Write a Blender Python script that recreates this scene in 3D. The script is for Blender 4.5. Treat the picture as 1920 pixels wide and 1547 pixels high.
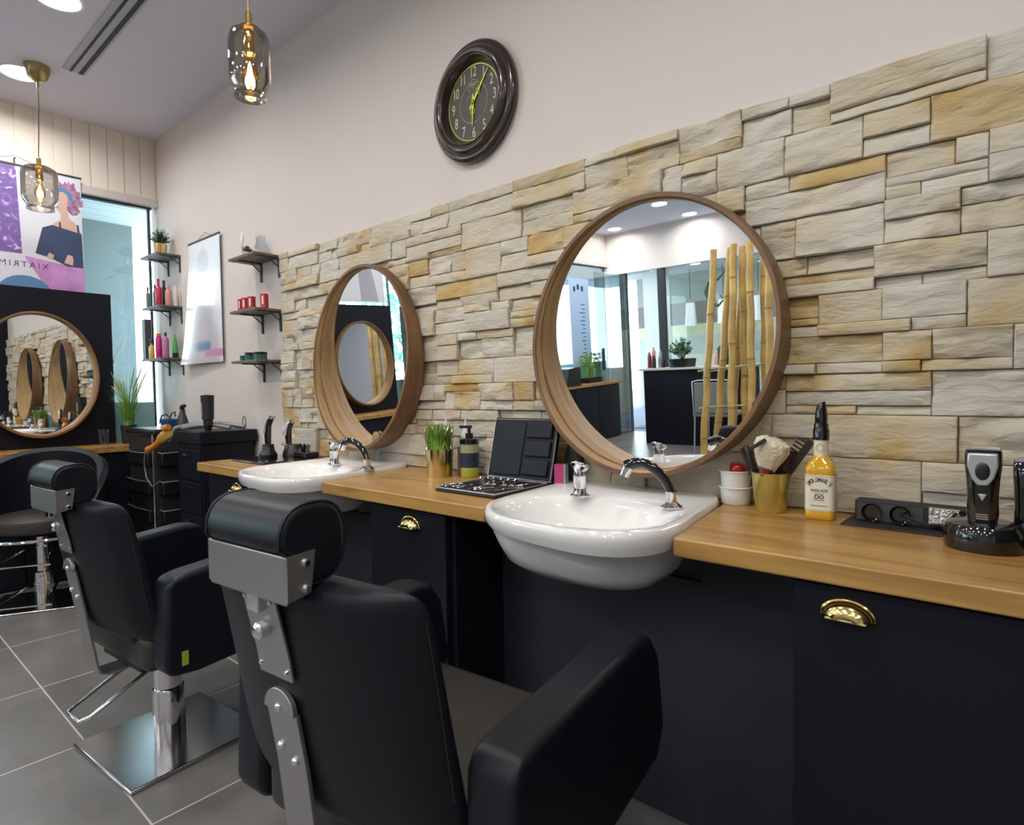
import bpy, bmesh, math, random
from math import sin, cos, pi, radians
from mathutils import Vector, Matrix

SC = bpy.context.scene
COL = SC.collection
for _o in list(bpy.data.objects):
    bpy.data.objects.remove(_o)

# ------------------------------------------------------------------ camera
cam_d = bpy.data.cameras.new('camera')
cam = bpy.data.objects.new('camera', cam_d)
COL.objects.link(cam)
cam_d.sensor_fit = 'HORIZONTAL'
cam_d.sensor_width = 36.0
cam_d.lens = 1120.0 / 1920.0 * 36.0
cam_d.clip_start = 0.02
cam_d.clip_end = 200
YAW, PITCH, ROLL = 0.7057561, -0.0360639, -0.0147838
fw = Vector((-sin(YAW) * cos(PITCH), cos(YAW) * cos(PITCH), sin(PITCH)))
rt = Vector((cos(YAW), sin(YAW), 0))
up = rt.cross(fw)
r2 = cos(ROLL) * rt + sin(ROLL) * up
u2 = -sin(ROLL) * rt + cos(ROLL) * up
M = Matrix((r2, u2, -fw)).transposed().to_4x4()
M.translation = Vector((0, -1.65, 1.10))
cam.matrix_world = M
cam_d.dof.use_dof = True
cam_d.dof.focus_distance = 2.1
cam_d.dof.aperture_fstop = 6.3
SC.camera = cam

# ------------------------------------------------------------------ colour management
SC.view_settings.view_transform = 'Standard'
SC.view_settings.look = 'None'
SC.view_settings.gamma = 1.0
SC.view_settings.use_curve_mapping = False
SC.view_settings.exposure = 0.22

# ------------------------------------------------------------------ world: bright overcast daylight
W = bpy.data.worlds.new('world')
SC.world = W
W.use_nodes = True
wn = W.node_tree
bg = wn.nodes['Background']
tc = wn.nodes.new('ShaderNodeTexCoord')
sx = wn.nodes.new('ShaderNodeSeparateXYZ')
rp = wn.nodes.new('ShaderNodeValToRGB')
wn.links.new(tc.outputs['Generated'], sx.inputs[0])
wn.links.new(sx.outputs['Z'], rp.inputs[0])
rp.color_ramp.elements[0].position = 0.0
rp.color_ramp.elements[0].color = (0.80, 0.90, 0.92, 1)
rp.color_ramp.elements[1].position = 0.6
rp.color_ramp.elements[1].color = (0.62, 0.80, 1.0, 1)
wn.links.new(rp.outputs[0], bg.inputs['Color'])
bg.inputs['Strength'].default_value = 7.5

LIGHT_W = 7.0          # power of one recessed ceiling lamp
CEIL = 2.90
XE = -4.70      # end wall
YB = -6.30      # far side with the glass entrance
XR = 2.60

random.seed(7)
# ------------------------------------------------------------------ materials
def nt(name):
    m = bpy.data.materials.new(name)
    m.use_nodes = True
    b = m.node_tree.nodes['Principled BSDF']
    return m, m.node_tree, b
def node(t, kind, **kw):
    n = t.nodes.new(kind)
    for k, v in kw.items():
        setattr(n, k, v)
    return n
def mat(name, col, rough=0.5, metal=0.0, bump=0.0, bscale=60.0, coat=0.0, emis=None, es=0.0, var=0.0, vscale=6.0, spec=None):
    m, t, b = nt(name)
    b.inputs['Base Color'].default_value = (*col, 1)
    b.inputs['Roughness'].default_value = rough
    b.inputs['Metallic'].default_value = metal
    if coat:
        b.inputs['Coat Weight'].default_value = coat
        b.inputs['Coat Roughness'].default_value = 0.08
    if spec is not None:
        b.inputs['Specular IOR Level'].default_value = spec
    if emis:
        b.inputs['Emission Color'].default_value = (*emis, 1)
        b.inputs['Emission Strength'].default_value = es
    if bump or var:
        tc_ = node(t, 'ShaderNodeTexCoord')
    if bump:
        n = node(t, 'ShaderNodeTexNoise')
        n.inputs['Scale'].default_value = bscale
        n.inputs['Detail'].default_value = 4
        t.links.new(tc_.outputs['Object'], n.inputs['Vector'])
        bp = node(t, 'ShaderNodeBump')
        bp.inputs['Strength'].default_value = bump
        bp.inputs['Distance'].default_value = 0.01
        t.links.new(n.outputs[0], bp.inputs['Height'])
        t.links.new(bp.outputs[0], b.inputs['Normal'])
    if var:
        n = node(t, 'ShaderNodeTexNoise')
        n.inputs['Scale'].default_value = vscale
        n.inputs['Detail'].default_value = 5
        t.links.new(tc_.outputs['Object'], n.inputs['Vector'])
        r = node(t, 'ShaderNodeValToRGB')
        r.color_ramp.elements[0].position = 0.3
        r.color_ramp.elements[1].position = 0.7
        r.color_ramp.elements[0].color = (*[c * (1 - var) for c in col], 1)
        r.color_ramp.elements[1].color = (*[min(1, c * (1 + var)) for c in col], 1)
        t.links.new(n.outputs[0], r.inputs[0])
        t.links.new(r.outputs[0], b.inputs['Base Color'])
    return m
def wood(name, c1, c2, rough=0.35, scale=(1.2, 14, 14), coat=0.0):
    m, t, b = nt(name)
    tc_ = node(t, 'ShaderNodeTexCoord')
    mp = node(t, 'ShaderNodeMapping')
    mp.inputs['Scale'].default_value = scale
    n = node(t, 'ShaderNodeTexNoise')
    n.inputs['Scale'].default_value = 1.6
    n.inputs['Detail'].default_value = 7
    n.inputs['Roughness'].default_value = 0.62
    n.inputs['Distortion'].default_value = 0.5
    r = node(t, 'ShaderNodeValToRGB')
    r.color_ramp.elements[0].position = 0.32
    r.color_ramp.elements[0].color = (*c1, 1)
    r.color_ramp.elements[1].position = 0.66
    r.color_ramp.elements[1].color = (*c2, 1)
    t.links.new(tc_.outputs['Object'], mp.inputs[0])
    t.links.new(mp.outputs[0], n.inputs['Vector'])
    t.links.new(n.outputs[0], r.inputs[0])
    t.links.new(r.outputs[0], b.inputs['Base Color'])
    b.inputs['Roughness'].default_value = rough
    if coat:
        b.inputs['Coat Weight'].default_value = coat
        b.inputs['Coat Roughness'].default_value = 0.15
    bp = node(t, 'ShaderNodeBump')
    bp.inputs['Strength'].default_value = 0.06
    t.links.new(n.outputs[0], bp.inputs['Height'])
    t.links.new(bp.outputs[0], b.inputs['Normal'])
    return m
def glass(name, tint=(1, 1, 1), refl=0.12, rough=0.0):
    m, t, b = nt(name)
    t.nodes.remove(b)
    out = t.nodes['Material Output']
    tr = node(t, 'ShaderNodeBsdfTransparent')
    tr.inputs[0].default_value = (*tint, 1)
    gl = node(t, 'ShaderNodeBsdfGlossy')
    gl.inputs['Roughness'].default_value = rough
    lw = node(t, 'ShaderNodeLayerWeight')
    lw.inputs[0].default_value = 0.25
    mu = node(t, 'ShaderNodeMath', operation='MULTIPLY_ADD')
    mu.inputs[1].default_value = 0.6
    mu.inputs[2].default_value = refl * 0.4
    mx = node(t, 'ShaderNodeMixShader')
    t.links.new(lw.outputs['Fresnel'], mu.inputs[0])
    t.links.new(mu.outputs[0], mx.inputs[0])
    t.links.new(tr.outputs[0], mx.inputs[1])
    t.links.new(gl.outputs[0], mx.inputs[2])
    t.links.new(mx.outputs[0], out.inputs[0])
    return m
def emit(name, col, s):
    return mat(name, (0, 0, 0), 0.5, emis=col, es=s)

M_wall = mat('white_plaster', (0.67, 0.62, 0.595), 0.85, bump=0.35, bscale=9)
M_ceil = mat('grey_ceiling_paint', (0.66, 0.66, 0.74), 0.9)
M_band = mat('cream_boarding', (0.80, 0.745, 0.68), 0.7)
M_dark = mat('navy_laminate', (0.008, 0.0095, 0.016), 0.42, var=0.1, vscale=2, spec=0.2)
M_darkr = mat('navy_recess_daylit', (0.020, 0.023, 0.036), 0.45)  # navy laminate lightened: window light on the recess panels put into the colour
M_top = wood('oak_worktop', (0.27, 0.135, 0.036), (0.50, 0.29, 0.085), 0.32, (1.4, 16, 16), 0.15)
M_rim = wood('walnut_ring', (0.11, 0.055, 0.022), (0.22, 0.115, 0.048), 0.42, (3, 26, 3))
M_rimin = wood('walnut_ring_inside', (0.24, 0.135, 0.052), (0.44, 0.27, 0.115), 0.42, (3, 26, 3))
M_seam = mat('dark_seam', (0.10, 0.045, 0.015), 0.6)
M_mirror = mat('silvered_glass', (0.90, 0.92, 0.93), 0.0, 1.0)
M_leather = mat('black_leather', (0.0065, 0.0080, 0.013), 0.42, bump=0.03, bscale=300, spec=0.26)
M_seatl = mat('brownish_black_leather', (0.028, 0.025, 0.023), 0.48, bump=0.04, bscale=300)  # seat leather, lighter and browner than the black leather
M_pipe = mat('black_piping', (0.008, 0.008, 0.010), 0.5)
M_chrome = mat('chrome', (0.80, 0.80, 0.82), 0.07, 1.0)
M_steel = mat('brushed_steel', (0.62, 0.61, 0.60), 0.18, 1.0)
M_satin = mat('satin_steel_plate', (0.42, 0.41, 0.41), 0.38, 0.9)
M_brass = mat('polished_brass', (0.80, 0.62, 0.25), 0.14, 1.0)
M_abrass = mat('aged_brass', (0.42, 0.34, 0.16), 0.28, 1.0)
M_gold = mat('gold_foil_pot', (0.72, 0.56, 0.26), 0.18, 1.0)
M_bucket = mat('gold_lacquered_tin', (0.58, 0.52, 0.17), 0.24, 0.8)
M_ceramic = mat('white_ceramic', (0.80, 0.80, 0.79), 0.08, coat=0.5)
M_black = mat('black_plastic', (0.012, 0.012, 0.014), 0.30)
M_blackg = mat('gloss_black', (0.008, 0.008, 0.009), 0.08, coat=0.6)
M_blackm = mat('matt_black', (0.015, 0.015, 0.016), 0.6)
M_white = mat('white_plastic', (0.80, 0.80, 0.80), 0.3)
M_silver = mat('silver_plastic', (0.55, 0.56, 0.58), 0.28, 0.7)
M_grass = mat('grass_green', (0.15, 0.33, 0.045), 0.5, var=0.5, vscale=30)
M_leafd = mat('dark_leaf', (0.03, 0.085, 0.022), 0.5, var=0.4, vscale=30)
M_dry = mat('dry_reed', (0.34, 0.36, 0.18), 0.6, var=0.3, vscale=20)
M_bamboo = mat('bamboo_cane', (0.56, 0.38, 0.13), 0.4, var=0.3, vscale=5)
M_node = mat('bamboo_joint', (0.32, 0.20, 0.07), 0.5)
M_soil = mat('dark_soil', (0.02, 0.015, 0.01), 0.9)
M_glass = glass('window_glass', (0.90, 0.96, 0.97), 0.12)
M_smoke = glass('smoked_glass', (0.90, 0.87, 0.83), 0.22)
M_clear = glass('clear_plastic', (0.85, 0.88, 0.92), 0.25)
M_frost = mat('frosted_glass', (0.30, 0.55, 0.60), 0.5)
M_shelf = wood('dark_shelf_board', (0.10, 0.075, 0.06), (0.20, 0.15, 0.12), 0.5, (3, 20, 20))
M_dframe = mat('dark_metal_frame', (0.03, 0.032, 0.036), 0.45)
M_gold_c = mat('chartreuse_hand', (0.55, 0.60, 0.03), 0.4, 0.3)
M_cream = mat('cream_numeral', (0.62, 0.58, 0.38), 0.6)
M_cface = mat('charcoal_dial', (0.06, 0.055, 0.05), 0.55)
M_cframe = mat('bronzed_clock_frame', (0.030, 0.020, 0.017), 0.22, coat=0.4)
M_cwear = mat('worn_clock_bead', (0.22, 0.15, 0.12), 0.3, 0.5)
M_red = mat('red_card', (0.45, 0.02, 0.03), 0.35)
M_redb = mat('red_bottle', (0.50, 0.03, 0.08), 0.2)
M_pink = mat('pale_pink_bottle', (0.62, 0.28, 0.26), 0.2)
M_mag = mat('magenta_bottle', (0.55, 0.02, 0.20), 0.2)
M_lilac = mat('mauve_bottle', (0.48, 0.18, 0.36), 0.2)
M_green = mat('green_tube', (0.06, 0.40, 0.06), 0.2)
M_teal = mat('teal_jar', (0.03, 0.12, 0.11), 0.2)
M_amber = mat('amber_liquid', (0.66, 0.36, 0.012), 0.06, coat=0.8)
M_oil = mat('golden_oil', (0.60, 0.44, 0.12), 0.1, coat=0.5)
M_cdecor = mat('cream_tube', (0.70, 0.66, 0.58), 0.4)
M_label = mat('cream_label', (0.70, 0.68, 0.55), 0.6)
M_ink = mat('black_ink', (0.02, 0.02, 0.02), 0.6)
M_orange = mat('orange_plastic', (0.62, 0.19, 0.02), 0.35)
M_hose = mat('grey_hose', (0.25, 0.26, 0.27), 0.3, 0.4)
M_blue = mat('blue_plastic', (0.03, 0.10, 0.30), 0.3)
M_bliq = mat('blue_liquid', (0.10, 0.42, 0.65), 0.15)
M_soap = mat('green_soap', (0.40, 0.42, 0.06), 0.15)
M_paper = mat('poster_paper', (0.80, 0.84, 0.88), 0.25, coat=0.3)
M_bristle = mat('cream_bristles', (0.66, 0.60, 0.44), 0.9, bump=0.6, bscale=120)
M_maroon = mat('maroon_wood', (0.20, 0.03, 0.03), 0.25)
M_comb = mat('dark_comb', (0.035, 0.022, 0.022), 0.3)
M_lamp = emit('lit_diffuser', (1.0, 0.98, 0.94), 9)
M_fil = emit('glowing_filament', (1.0, 0.62, 0.22), 22)
M_skin = mat('skin', (0.55, 0.32, 0.22), 0.5)
M_hair = mat('dark_hair', (0.03, 0.015, 0.012), 0.5)
M_gchair = mat('grey_mesh_fabric', (0.16, 0.18, 0.18), 0.6)
M_concrete = mat('light_concrete', (0.55, 0.56, 0.55), 0.85)
M_render = mat('teal_grey_render', (0.115, 0.15, 0.155), 0.8, var=0.12, vscale=2)
M_soffit = mat('soffit_boards', (0.42, 0.46, 0.47), 0.7)
M_carpet = mat('blue_grey_carpet', (0.22, 0.25, 0.30), 0.95)
M_pave = mat('pale_paving', (0.62, 0.62, 0.60), 0.9)
M_tree = mat('street_tree_green', (0.30, 0.60, 0.42), 0.8, var=0.5, vscale=3)

# floor tiles
def tile_mat():
    m, t, b = nt('grey_stone_tiles')
    tc_ = node(t, 'ShaderNodeTexCoord')
    sp = node(t, 'ShaderNodeSeparateXYZ')
    t.links.new(tc_.outputs['Object'], sp.inputs[0])
    S = 0.567
    ds = []
    ids = []
    for ax, off in (('X', 2.254), ('Y', 1.121)):
        a = node(t, 'ShaderNodeMath', operation='ADD')
        a.inputs[1].default_value = off + 40 * S
        t.links.new(sp.outputs[ax], a.inputs[0])
        d = node(t, 'ShaderNodeMath', operation='DIVIDE')
        d.inputs[1].default_value = S
        t.links.new(a.outputs[0], d.inputs[0])
        fr = node(t, 'ShaderNodeMath', operation='FRACT')
        t.links.new(d.outputs[0], fr.inputs[0])
        fl = node(t, 'ShaderNodeMath', operation='FLOOR')
        t.links.new(d.outputs[0], fl.inputs[0])
        ids.append(fl)
        s = node(t, 'ShaderNodeMath', operation='SUBTRACT')
        s.inputs[1].default_value = 0.5
        t.links.new(fr.outputs[0], s.inputs[0])
        ab = node(t, 'ShaderNodeMath', operation='ABSOLUTE')
        t.links.new(s.outputs[0], ab.inputs[0])
        ds.append(ab)
    mx = node(t, 'ShaderNodeMath', operation='MAXIMUM')
    t.links.new(ds[0].outputs[0], mx.inputs[0])
    t.links.new(ds[1].outputs[0], mx.inputs[1])
    gt = node(t, 'ShaderNodeMath', operation='GREATER_THAN')
    gt.inputs[1].default_value = 0.5 - 0.0026 / S
    t.links.new(mx.outputs[0], gt.inputs[0])
    cb = node(t, 'ShaderNodeCombineXYZ')
    t.links.new(ids[0].outputs[0], cb.inputs[0])
    t.links.new(ids[1].outputs[0], cb.inputs[1])
    wnz = node(t, 'ShaderNodeTexWhiteNoise')
    t.links.new(cb.outputs[0], wnz.inputs[0])
    n = node(t, 'ShaderNodeTexNoise')
    n.inputs['Scale'].default_value = 3.5
    n.inputs['Detail'].default_value = 6
    t.links.new(tc_.outputs['Object'], n.inputs['Vector'])
    ad = node(t, 'ShaderNodeMath', operation='MULTIPLY_ADD')
    ad.inputs[1].default_value = 0.25
    t.links.new(wnz.outputs[0], ad.inputs[0])
    t.links.new(n.outputs[0], ad.inputs[2])
    r = node(t, 'ShaderNodeValToRGB')
    r.color_ramp.elements[0].position = 0.35
    r.color_ramp.elements[0].color = (0.108, 0.104, 0.100, 1)
    r.color_ramp.elements[1].position = 0.95
    r.color_ramp.elements[1].color = (0.190, 0.186, 0.182, 1)
    t.links.new(ad.outputs[0], r.inputs[0])
    mc = node(t, 'ShaderNodeMix', data_type='RGBA')
    t.links.new(gt.outputs[0], mc.inputs[0])
    t.links.new(r.outputs[0], mc.inputs[6])
    mc.inputs[7].default_value = (0.50, 0.47, 0.43, 1)
    t.links.new(mc.outputs[2], b.inputs['Base Color'])
    b.inputs['Roughness'].default_value = 0.33
    return m
M_tile = tile_mat()

def stone_mat():
    m, t, b = nt('sandstone_cladding')
    at = node(t, 'ShaderNodeAttribute', attribute_name='tone')
    tc_ = node(t, 'ShaderNodeTexCoord')
    n1 = node(t, 'ShaderNodeTexNoise')
    n1.inputs['Scale'].default_value = 6.5
    n1.inputs['Detail'].default_value = 2.5
    t.links.new(tc_.outputs['Object'], n1.inputs['Vector'])
    ad = node(t, 'ShaderNodeMath', operation='ADD')
    am = node(t, 'ShaderNodeMath', operation='MULTIPLY')
    am.inputs[1].default_value = 0.62
    t.links.new(at.outputs['Fac'], am.inputs[0])
    t.links.new(am.outputs[0], ad.inputs[0])
    t.links.new(n1.outputs[0], ad.inputs[1])
    r = node(t, 'ShaderNodeValToRGB')
    e = r.color_ramp.elements
    e[0].position = 0.40
    e[0].color = (0.56, 0.525, 0.455, 1)
    e[1].position = 0.92
    e[1].color = (0.44, 0.26, 0.065, 1)
    k = e.new(0.60)
    k.color = (0.54, 0.465, 0.335, 1)
    k = e.new(0.76)
    k.color = (0.50, 0.36, 0.16, 1)
    mp = node(t, 'ShaderNodeMath', operation='DIVIDE')
    mp.inputs[1].default_value = 1.2
    t.links.new(ad.outputs[0], mp.inputs[0])
    t.links.new(mp.outputs[0], r.inputs[0])
    t.links.new(r.outputs[0], b.inputs['Base Color'])
    b.inputs['Roughness'].default_value = 0.8
    n2 = node(t, 'ShaderNodeTexNoise')
    n2.inputs['Scale'].default_value = 45
    n2.inputs['Detail'].default_value = 6
    n2.inputs['Distortion'].default_value = 0.6
    mp2 = node(t, 'ShaderNodeMapping')
    mp2.inputs['Scale'].default_value = (0.5, 1, 1.4)
    t.links.new(tc_.outputs['Object'], mp2.inputs[0])
    t.links.new(mp2.outputs[0], n2.inputs['Vector'])
    bp = node(t, 'ShaderNodeBump')
    bp.inputs['Strength'].default_value = 0.75
    bp.inputs['Distance'].default_value = 0.008
    t.links.new(n2.outputs[0], bp.inputs['Height'])
    t.links.new(bp.outputs[0], b.inputs['Normal'])
    return m
M_stone = stone_mat()

# ------------------------------------------------------------------ mesh helpers
class MB:
    """collects shapes into one mesh"""
    def __init__(s):
        s.bm = bmesh.new()
    def box(s, c, d, rot=None):
        m = Matrix.Translation(c)
        if rot is not None:
            m = m @ rot.to_4x4()
        m = m @ Matrix.Diagonal((d[0], d[1], d[2], 1))
        bmesh.ops.create_cube(s.bm, size=1.0, matrix=m)
        return s
    def bb(s, x0, x1, y0, y1, z0, z1):
        return s.box(((x0 + x1) / 2, (y0 + y1) / 2, (z0 + z1) / 2), (abs(x1 - x0), abs(y1 - y0), abs(z1 - z0)))
    def cyl(s, a, b, r0, r1=None, n=24, caps=True):
        a = Vector(a)
        b = Vector(b)
        d = b - a
        q = Vector((0, 0, 1)).rotation_difference(d.normalized())
        m = Matrix.Translation((a + b) / 2) @ q.to_matrix().to_4x4()
        bmesh.ops.create_cone(s.bm, cap_ends=caps, segments=n, radius1=r0, radius2=r0 if r1 is None else r1, depth=d.length, matrix=m)
        return s
    def sph(s, c, r, n=16, sc=(1, 1, 1)):
        m = Matrix.Translation(c) @ Matrix.Diagonal((sc[0], sc[1], sc[2], 1))
        bmesh.ops.create_uvsphere(s.bm, u_segments=n, v_segments=max(6, n // 2), radius=r, matrix=m)
        return s
    def lathe(s, prof, c=(0, 0, 0), n=32, sx=1, sy=1, closed=False):
        """profile of (r, z) turned about z through c"""
        rings = []
        for r, z in prof:
            if r < 1e-6:
                rings.append([s.bm.verts.new((c[0], c[1], c[2] + z))])
            else:
                rings.append([s.bm.verts.new((c[0] + r * sx * cos(2 * pi * i / n), c[1] + r * sy * sin(2 * pi * i / n), c[2] + z)) for i in range(n)])
        s._loft(rings, n)
        return s
    def _loft(s, rings, n):
        for A, B in zip(rings, rings[1:]):
            for i in range(n):
                j = (i + 1) % n
                if len(A) == 1 and len(B) == 1:
                    continue
                if len(A) == 1:
                    f = (A[0], B[i], B[j])
                elif len(B) == 1:
                    f = (A[i], A[j], B[0])
                else:
                    f = (A[i], A[j], B[j], B[i])
                try:
                    s.bm.faces.new(f)
                except ValueError:
                    pass
    def loft(s, rings_co, cap0=False, cap1=False):
        rings = [[s.bm.verts.new(p) for p in r] for r in rings_co]
        s._loft(rings, len(rings[0]))
        if cap0:
            s.bm.faces.new(list(reversed(rings[0])))
        if cap1:
            s.bm.faces.new(rings[-1])
        return s
    def tube(s, pts, r, n=8, caps=True):
        pts = [Vector(p) for p in pts]
        rr = r if isinstance(r, (list, tuple)) else [r] * len(pts)
        rings = []
        t0 = (pts[1] - pts[0]).normalized()
        ref = Vector((0, 0, 1)) if abs(t0.z) < 0.9 else Vector((1, 0, 0))
        nrm = t0.cross(ref).normalized()
        for i, p in enumerate(pts):
            if i == 0:
                t_ = pts[1] - pts[0]
            elif i == len(pts) - 1:
                t_ = pts[-1] - pts[-2]
            else:
                t_ = (pts[i + 1] - p).normalized() + (p - pts[i - 1]).normalized()
            t_.normalize()
            nrm = (nrm - t_ * nrm.dot(t_))
            if nrm.length < 1e-6:
                nrm = t_.orthogonal()
            nrm.normalize()
            b_ = t_.cross(nrm)
            rings.append([p + (nrm * cos(2 * pi * k / n) + b_ * sin(2 * pi * k / n)) * rr[i] for k in range(n)])
        return s.loft(rings, caps, caps)
    def prism(s, poly, axis, a, b):
        """polygon given in the plane across axis, extruded from a to b"""
        def P(u, v, w):
            return {'x': (w, u, v), 'y': (u, w, v), 'z': (u, v, w)}[axis]
        A = [s.bm.verts.new(P(u, v, a)) for u, v in poly]
        B = [s.bm.verts.new(P(u, v, b)) for u, v in poly]
        n = len(poly)
        s.bm.faces.new(A)
        s.bm.faces.new(list(reversed(B)))
        for i in range(n):
            s.bm.faces.new((A[i], B[i], B[(i + 1) % n], A[(i + 1) % n]))
        return s
    def quadface(s, pts):
        s.bm.faces.new([s.bm.verts.new(p) for p in pts])
        return s
    def build(s, name, m, parent=None, smooth=True, bev=0.0, seg=2, sub=0, loc=None, rotz=None, xf=None):
        if xf is not None:
            bmesh.ops.transform(s.bm, matrix=xf, verts=s.bm.verts)
        bmesh.ops.recalc_face_normals(s.bm, faces=s.bm.faces)
        me = bpy.data.meshes.new(name)
        s.bm.to_mesh(me)
        s.bm.free()
        o = bpy.data.objects.new(name, me)
        COL.objects.link(o)
        me.materials.append(m)
        if bev:
            md = o.modifiers.new('bevel', 'BEVEL')
            md.width = bev
            md.segments = seg
            md.limit_method = 'ANGLE'
            md.angle_limit = radians(35)
        if sub:
            md = o.modifiers.new('sub', 'SUBSURF')
            md.levels = sub
            md.render_levels = sub
        if smooth:
            for p in me.polygons:
                p.use_smooth = True
            if not sub:
                try:
                    me.set_sharp_from_angle(angle=radians(42))
                except Exception:
                    pass
        if parent is not None:
            o.parent = parent
        if loc is not None:
            o.location = loc
        if rotz is not None:
            o.rotation_euler = (0, 0, rotz)
        return o
def tag(o, label, cat, group=None, kind=None):
    o['label'] = label
    o['category'] = cat
    if group:
        o['group'] = group
    if kind:
        o['kind'] = kind
    return o
def thing(name, label, cat, loc=(0, 0, 0), rotz=0.0, group=None):
    o = bpy.data.objects.new(name, None)
    o.empty_display_size = 0.05
    COL.objects.link(o)
    o.location = loc
    o.rotation_euler = (0, 0, rotz)
    return tag(o, label, cat, group)
def struct(o):
    o['kind'] = 'structure'
    return o
def dup(o, loc, rot=None, label=None, group=None):
    """copy of a thing with its parts and sub-parts"""
    r = o.copy()
    COL.objects.link(r)
    r.location = loc
    if rot is not None:
        r.rotation_euler = rot if isinstance(rot, tuple) else (0, 0, rot)
    if label:
        r['label'] = label
    if group:
        r['group'] = group
    for ch in list(o.children):
        c = ch.copy()
        COL.objects.link(c)
        c.parent = r
        for g in list(ch.children):
            d = g.copy()
            COL.objects.link(d)
            d.parent = c
    return r
def text_obj(name, body, size, m, parent, xf, extrude=0.0006, align='CENTER', shear=0.0, spacing=1.0, bold=0.0):
    cu = bpy.data.curves.new(name, 'FONT')
    cu.body = body
    cu.size = size
    cu.align_x = align
    cu.align_y = 'CENTER'
    cu.extrude = extrude
    cu.shear = shear
    cu.space_character = spacing
    cu.offset = bold
    cu.resolution_u = 3
    tmp = bpy.data.objects.new('tmp', cu)
    COL.objects.link(tmp)
    dg = bpy.context.evaluated_depsgraph_get()
    me = bpy.data.meshes.new_from_object(tmp.evaluated_get(dg))
    bpy.data.objects.remove(tmp)
    me.transform(xf)
    me.materials.clear()
    me.materials.append(m)
    o = bpy.data.objects.new(name, me)
    COL.objects.link(o)
    o.parent = parent
    return o
# text laid on a surface facing -y
FACE_MY = Matrix(((1, 0, 0, 0), (0, 0, -1, 0), (0, 1, 0, 0), (0, 0, 0, 1)))
# text laid on a surface facing +x (reads along +y)
FACE_PX = Matrix(((0, 0, 1, 0), (1, 0, 0, 0), (0, 1, 0, 0), (0, 0, 0, 1)))

# ================================================================== THE SETTING
struct(MB().bb(XE - 0.1, XR, YB, 0.12, -0.1, 0.0).build('floor', M_tile, smooth=False))
struct(MB().bb(XE - 0.1, XR, YB, 0.12, CEIL, CEIL + 0.1).build('ceiling', M_ceil, smooth=False))
struct(MB().bb(XE - 0.1, XR, 0.0, 0.12, 0, CEIL).build('wall_north', M_wall, smooth=False))
struct(MB().bb(XR, XR + 0.1, YB, 0.12, 0, CEIL).build('wall_east', M_wall, smooth=False))
struct(MB().bb(0.60, 0.66, -1.30, 0.0, 0, 2.35).build('wall_partition', M_dark, smooth=False))
# cream boarding over the end windows, with grooves between the boards
mb = MB()
y = -0.001
while y > YB + 0.05:
    y2 = max(y - 0.098, YB)
    mb.bb(XE - 0.10, XE, y2 + 0.003, y - 0.003, 2.49, CEIL)
    y = y2
mb.bb(XE - 0.10, XE - 0.006, YB, 0, 2.49, CEIL)
struct(mb.build('wall_west', M_band, smooth=False))
M_alu = mat('pale_window_frame', (0.60, 0.57, 0.54), 0.4)
struct(MB().bb(XE - 0.06, XE + 0.02, YB, 0.0, 2.435, 2.49).build('trim_2', M_alu, smooth=False, bev=0.004))
# end wall glazing
def window(idx, parts):
    w = bpy.data.objects.new('window_%d' % idx, None)
    COL.objects.link(w)
    w['kind'] = 'structure'
    for nm, mbx, m in parts:
        mbx.build(nm, m, w, smooth=False)
    return w
M_frostw = mat('frosted_teal_film', (0.25, 0.47, 0.50), 0.35)
fr = MB()
for yy in (-0.045, -2.24, -4.2, -6.27):
    fr.bb(XE - 0.050, XE - 0.025, yy - 0.006, yy + 0.006, 0, 2.435)
fr.bb(XE - 0.055, XE - 0.015, YB, -0.03, 2.42, 2.435)
window(1, [('pane', MB().bb(XE - 0.042, XE - 0.034, YB + 0.02, -0.04, 1.06, 2.43), M_glass),
           ('privacy_film', MB().bb(XE - 0.046, XE - 0.030, YB + 0.02, -0.04, 0.0, 1.06), M_frostw),
           ('frame', fr, M_dframe)])
# far side: low wall, window, glass door opening and glass partition
HB = 2.31
struct(MB().bb(XE - 0.1, XR, YB - 0.1, YB, HB, CEIL).build('wall_south', M_wall, smooth=False))
struct(MB().bb(XE - 0.1, -4.50, YB - 0.1, YB, 0, 0.95).build('wall_south_low', M_wall, smooth=False))
fr = MB()
for xa, xb in ((-4.50, -4.40), (-3.90, -3.80), (-1.66, -1.60)):
    fr.bb(xa, xb, YB - 0.08, YB - 0.01, 0, HB)
struct(MB().bb(-1.6, XR, YB - 0.1, YB, 0, HB).build('wall_south_east', mat('pale_blue_plaster', (0.55, 0.60, 0.66), 0.85), smooth=False))
window(2, [('frame', fr, M_dframe),
           ('pane', MB().bb(-4.69, -4.50, YB - 0.05, YB - 0.042, 0.95, HB), M_glass),
           ('pane', MB().bb(-3.80, -1.66, YB - 0.05, YB - 0.042, 0.03, HB), M_glass)])
d1 = bpy.data.objects.new('door_1', None)
COL.objects.link(d1)
d1['kind'] = 'structure'
MB().bb(-4.395, -4.375, YB + 0.02, YB + 0.85, 0.02, HB - 0.03).build('door_leaf', M_glass, d1, smooth=False)
MB().bb(-4.36, -4.33, YB + 0.76, YB + 0.79, 0.95, 1.25).build('door_handle', M_dframe, d1)

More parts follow.
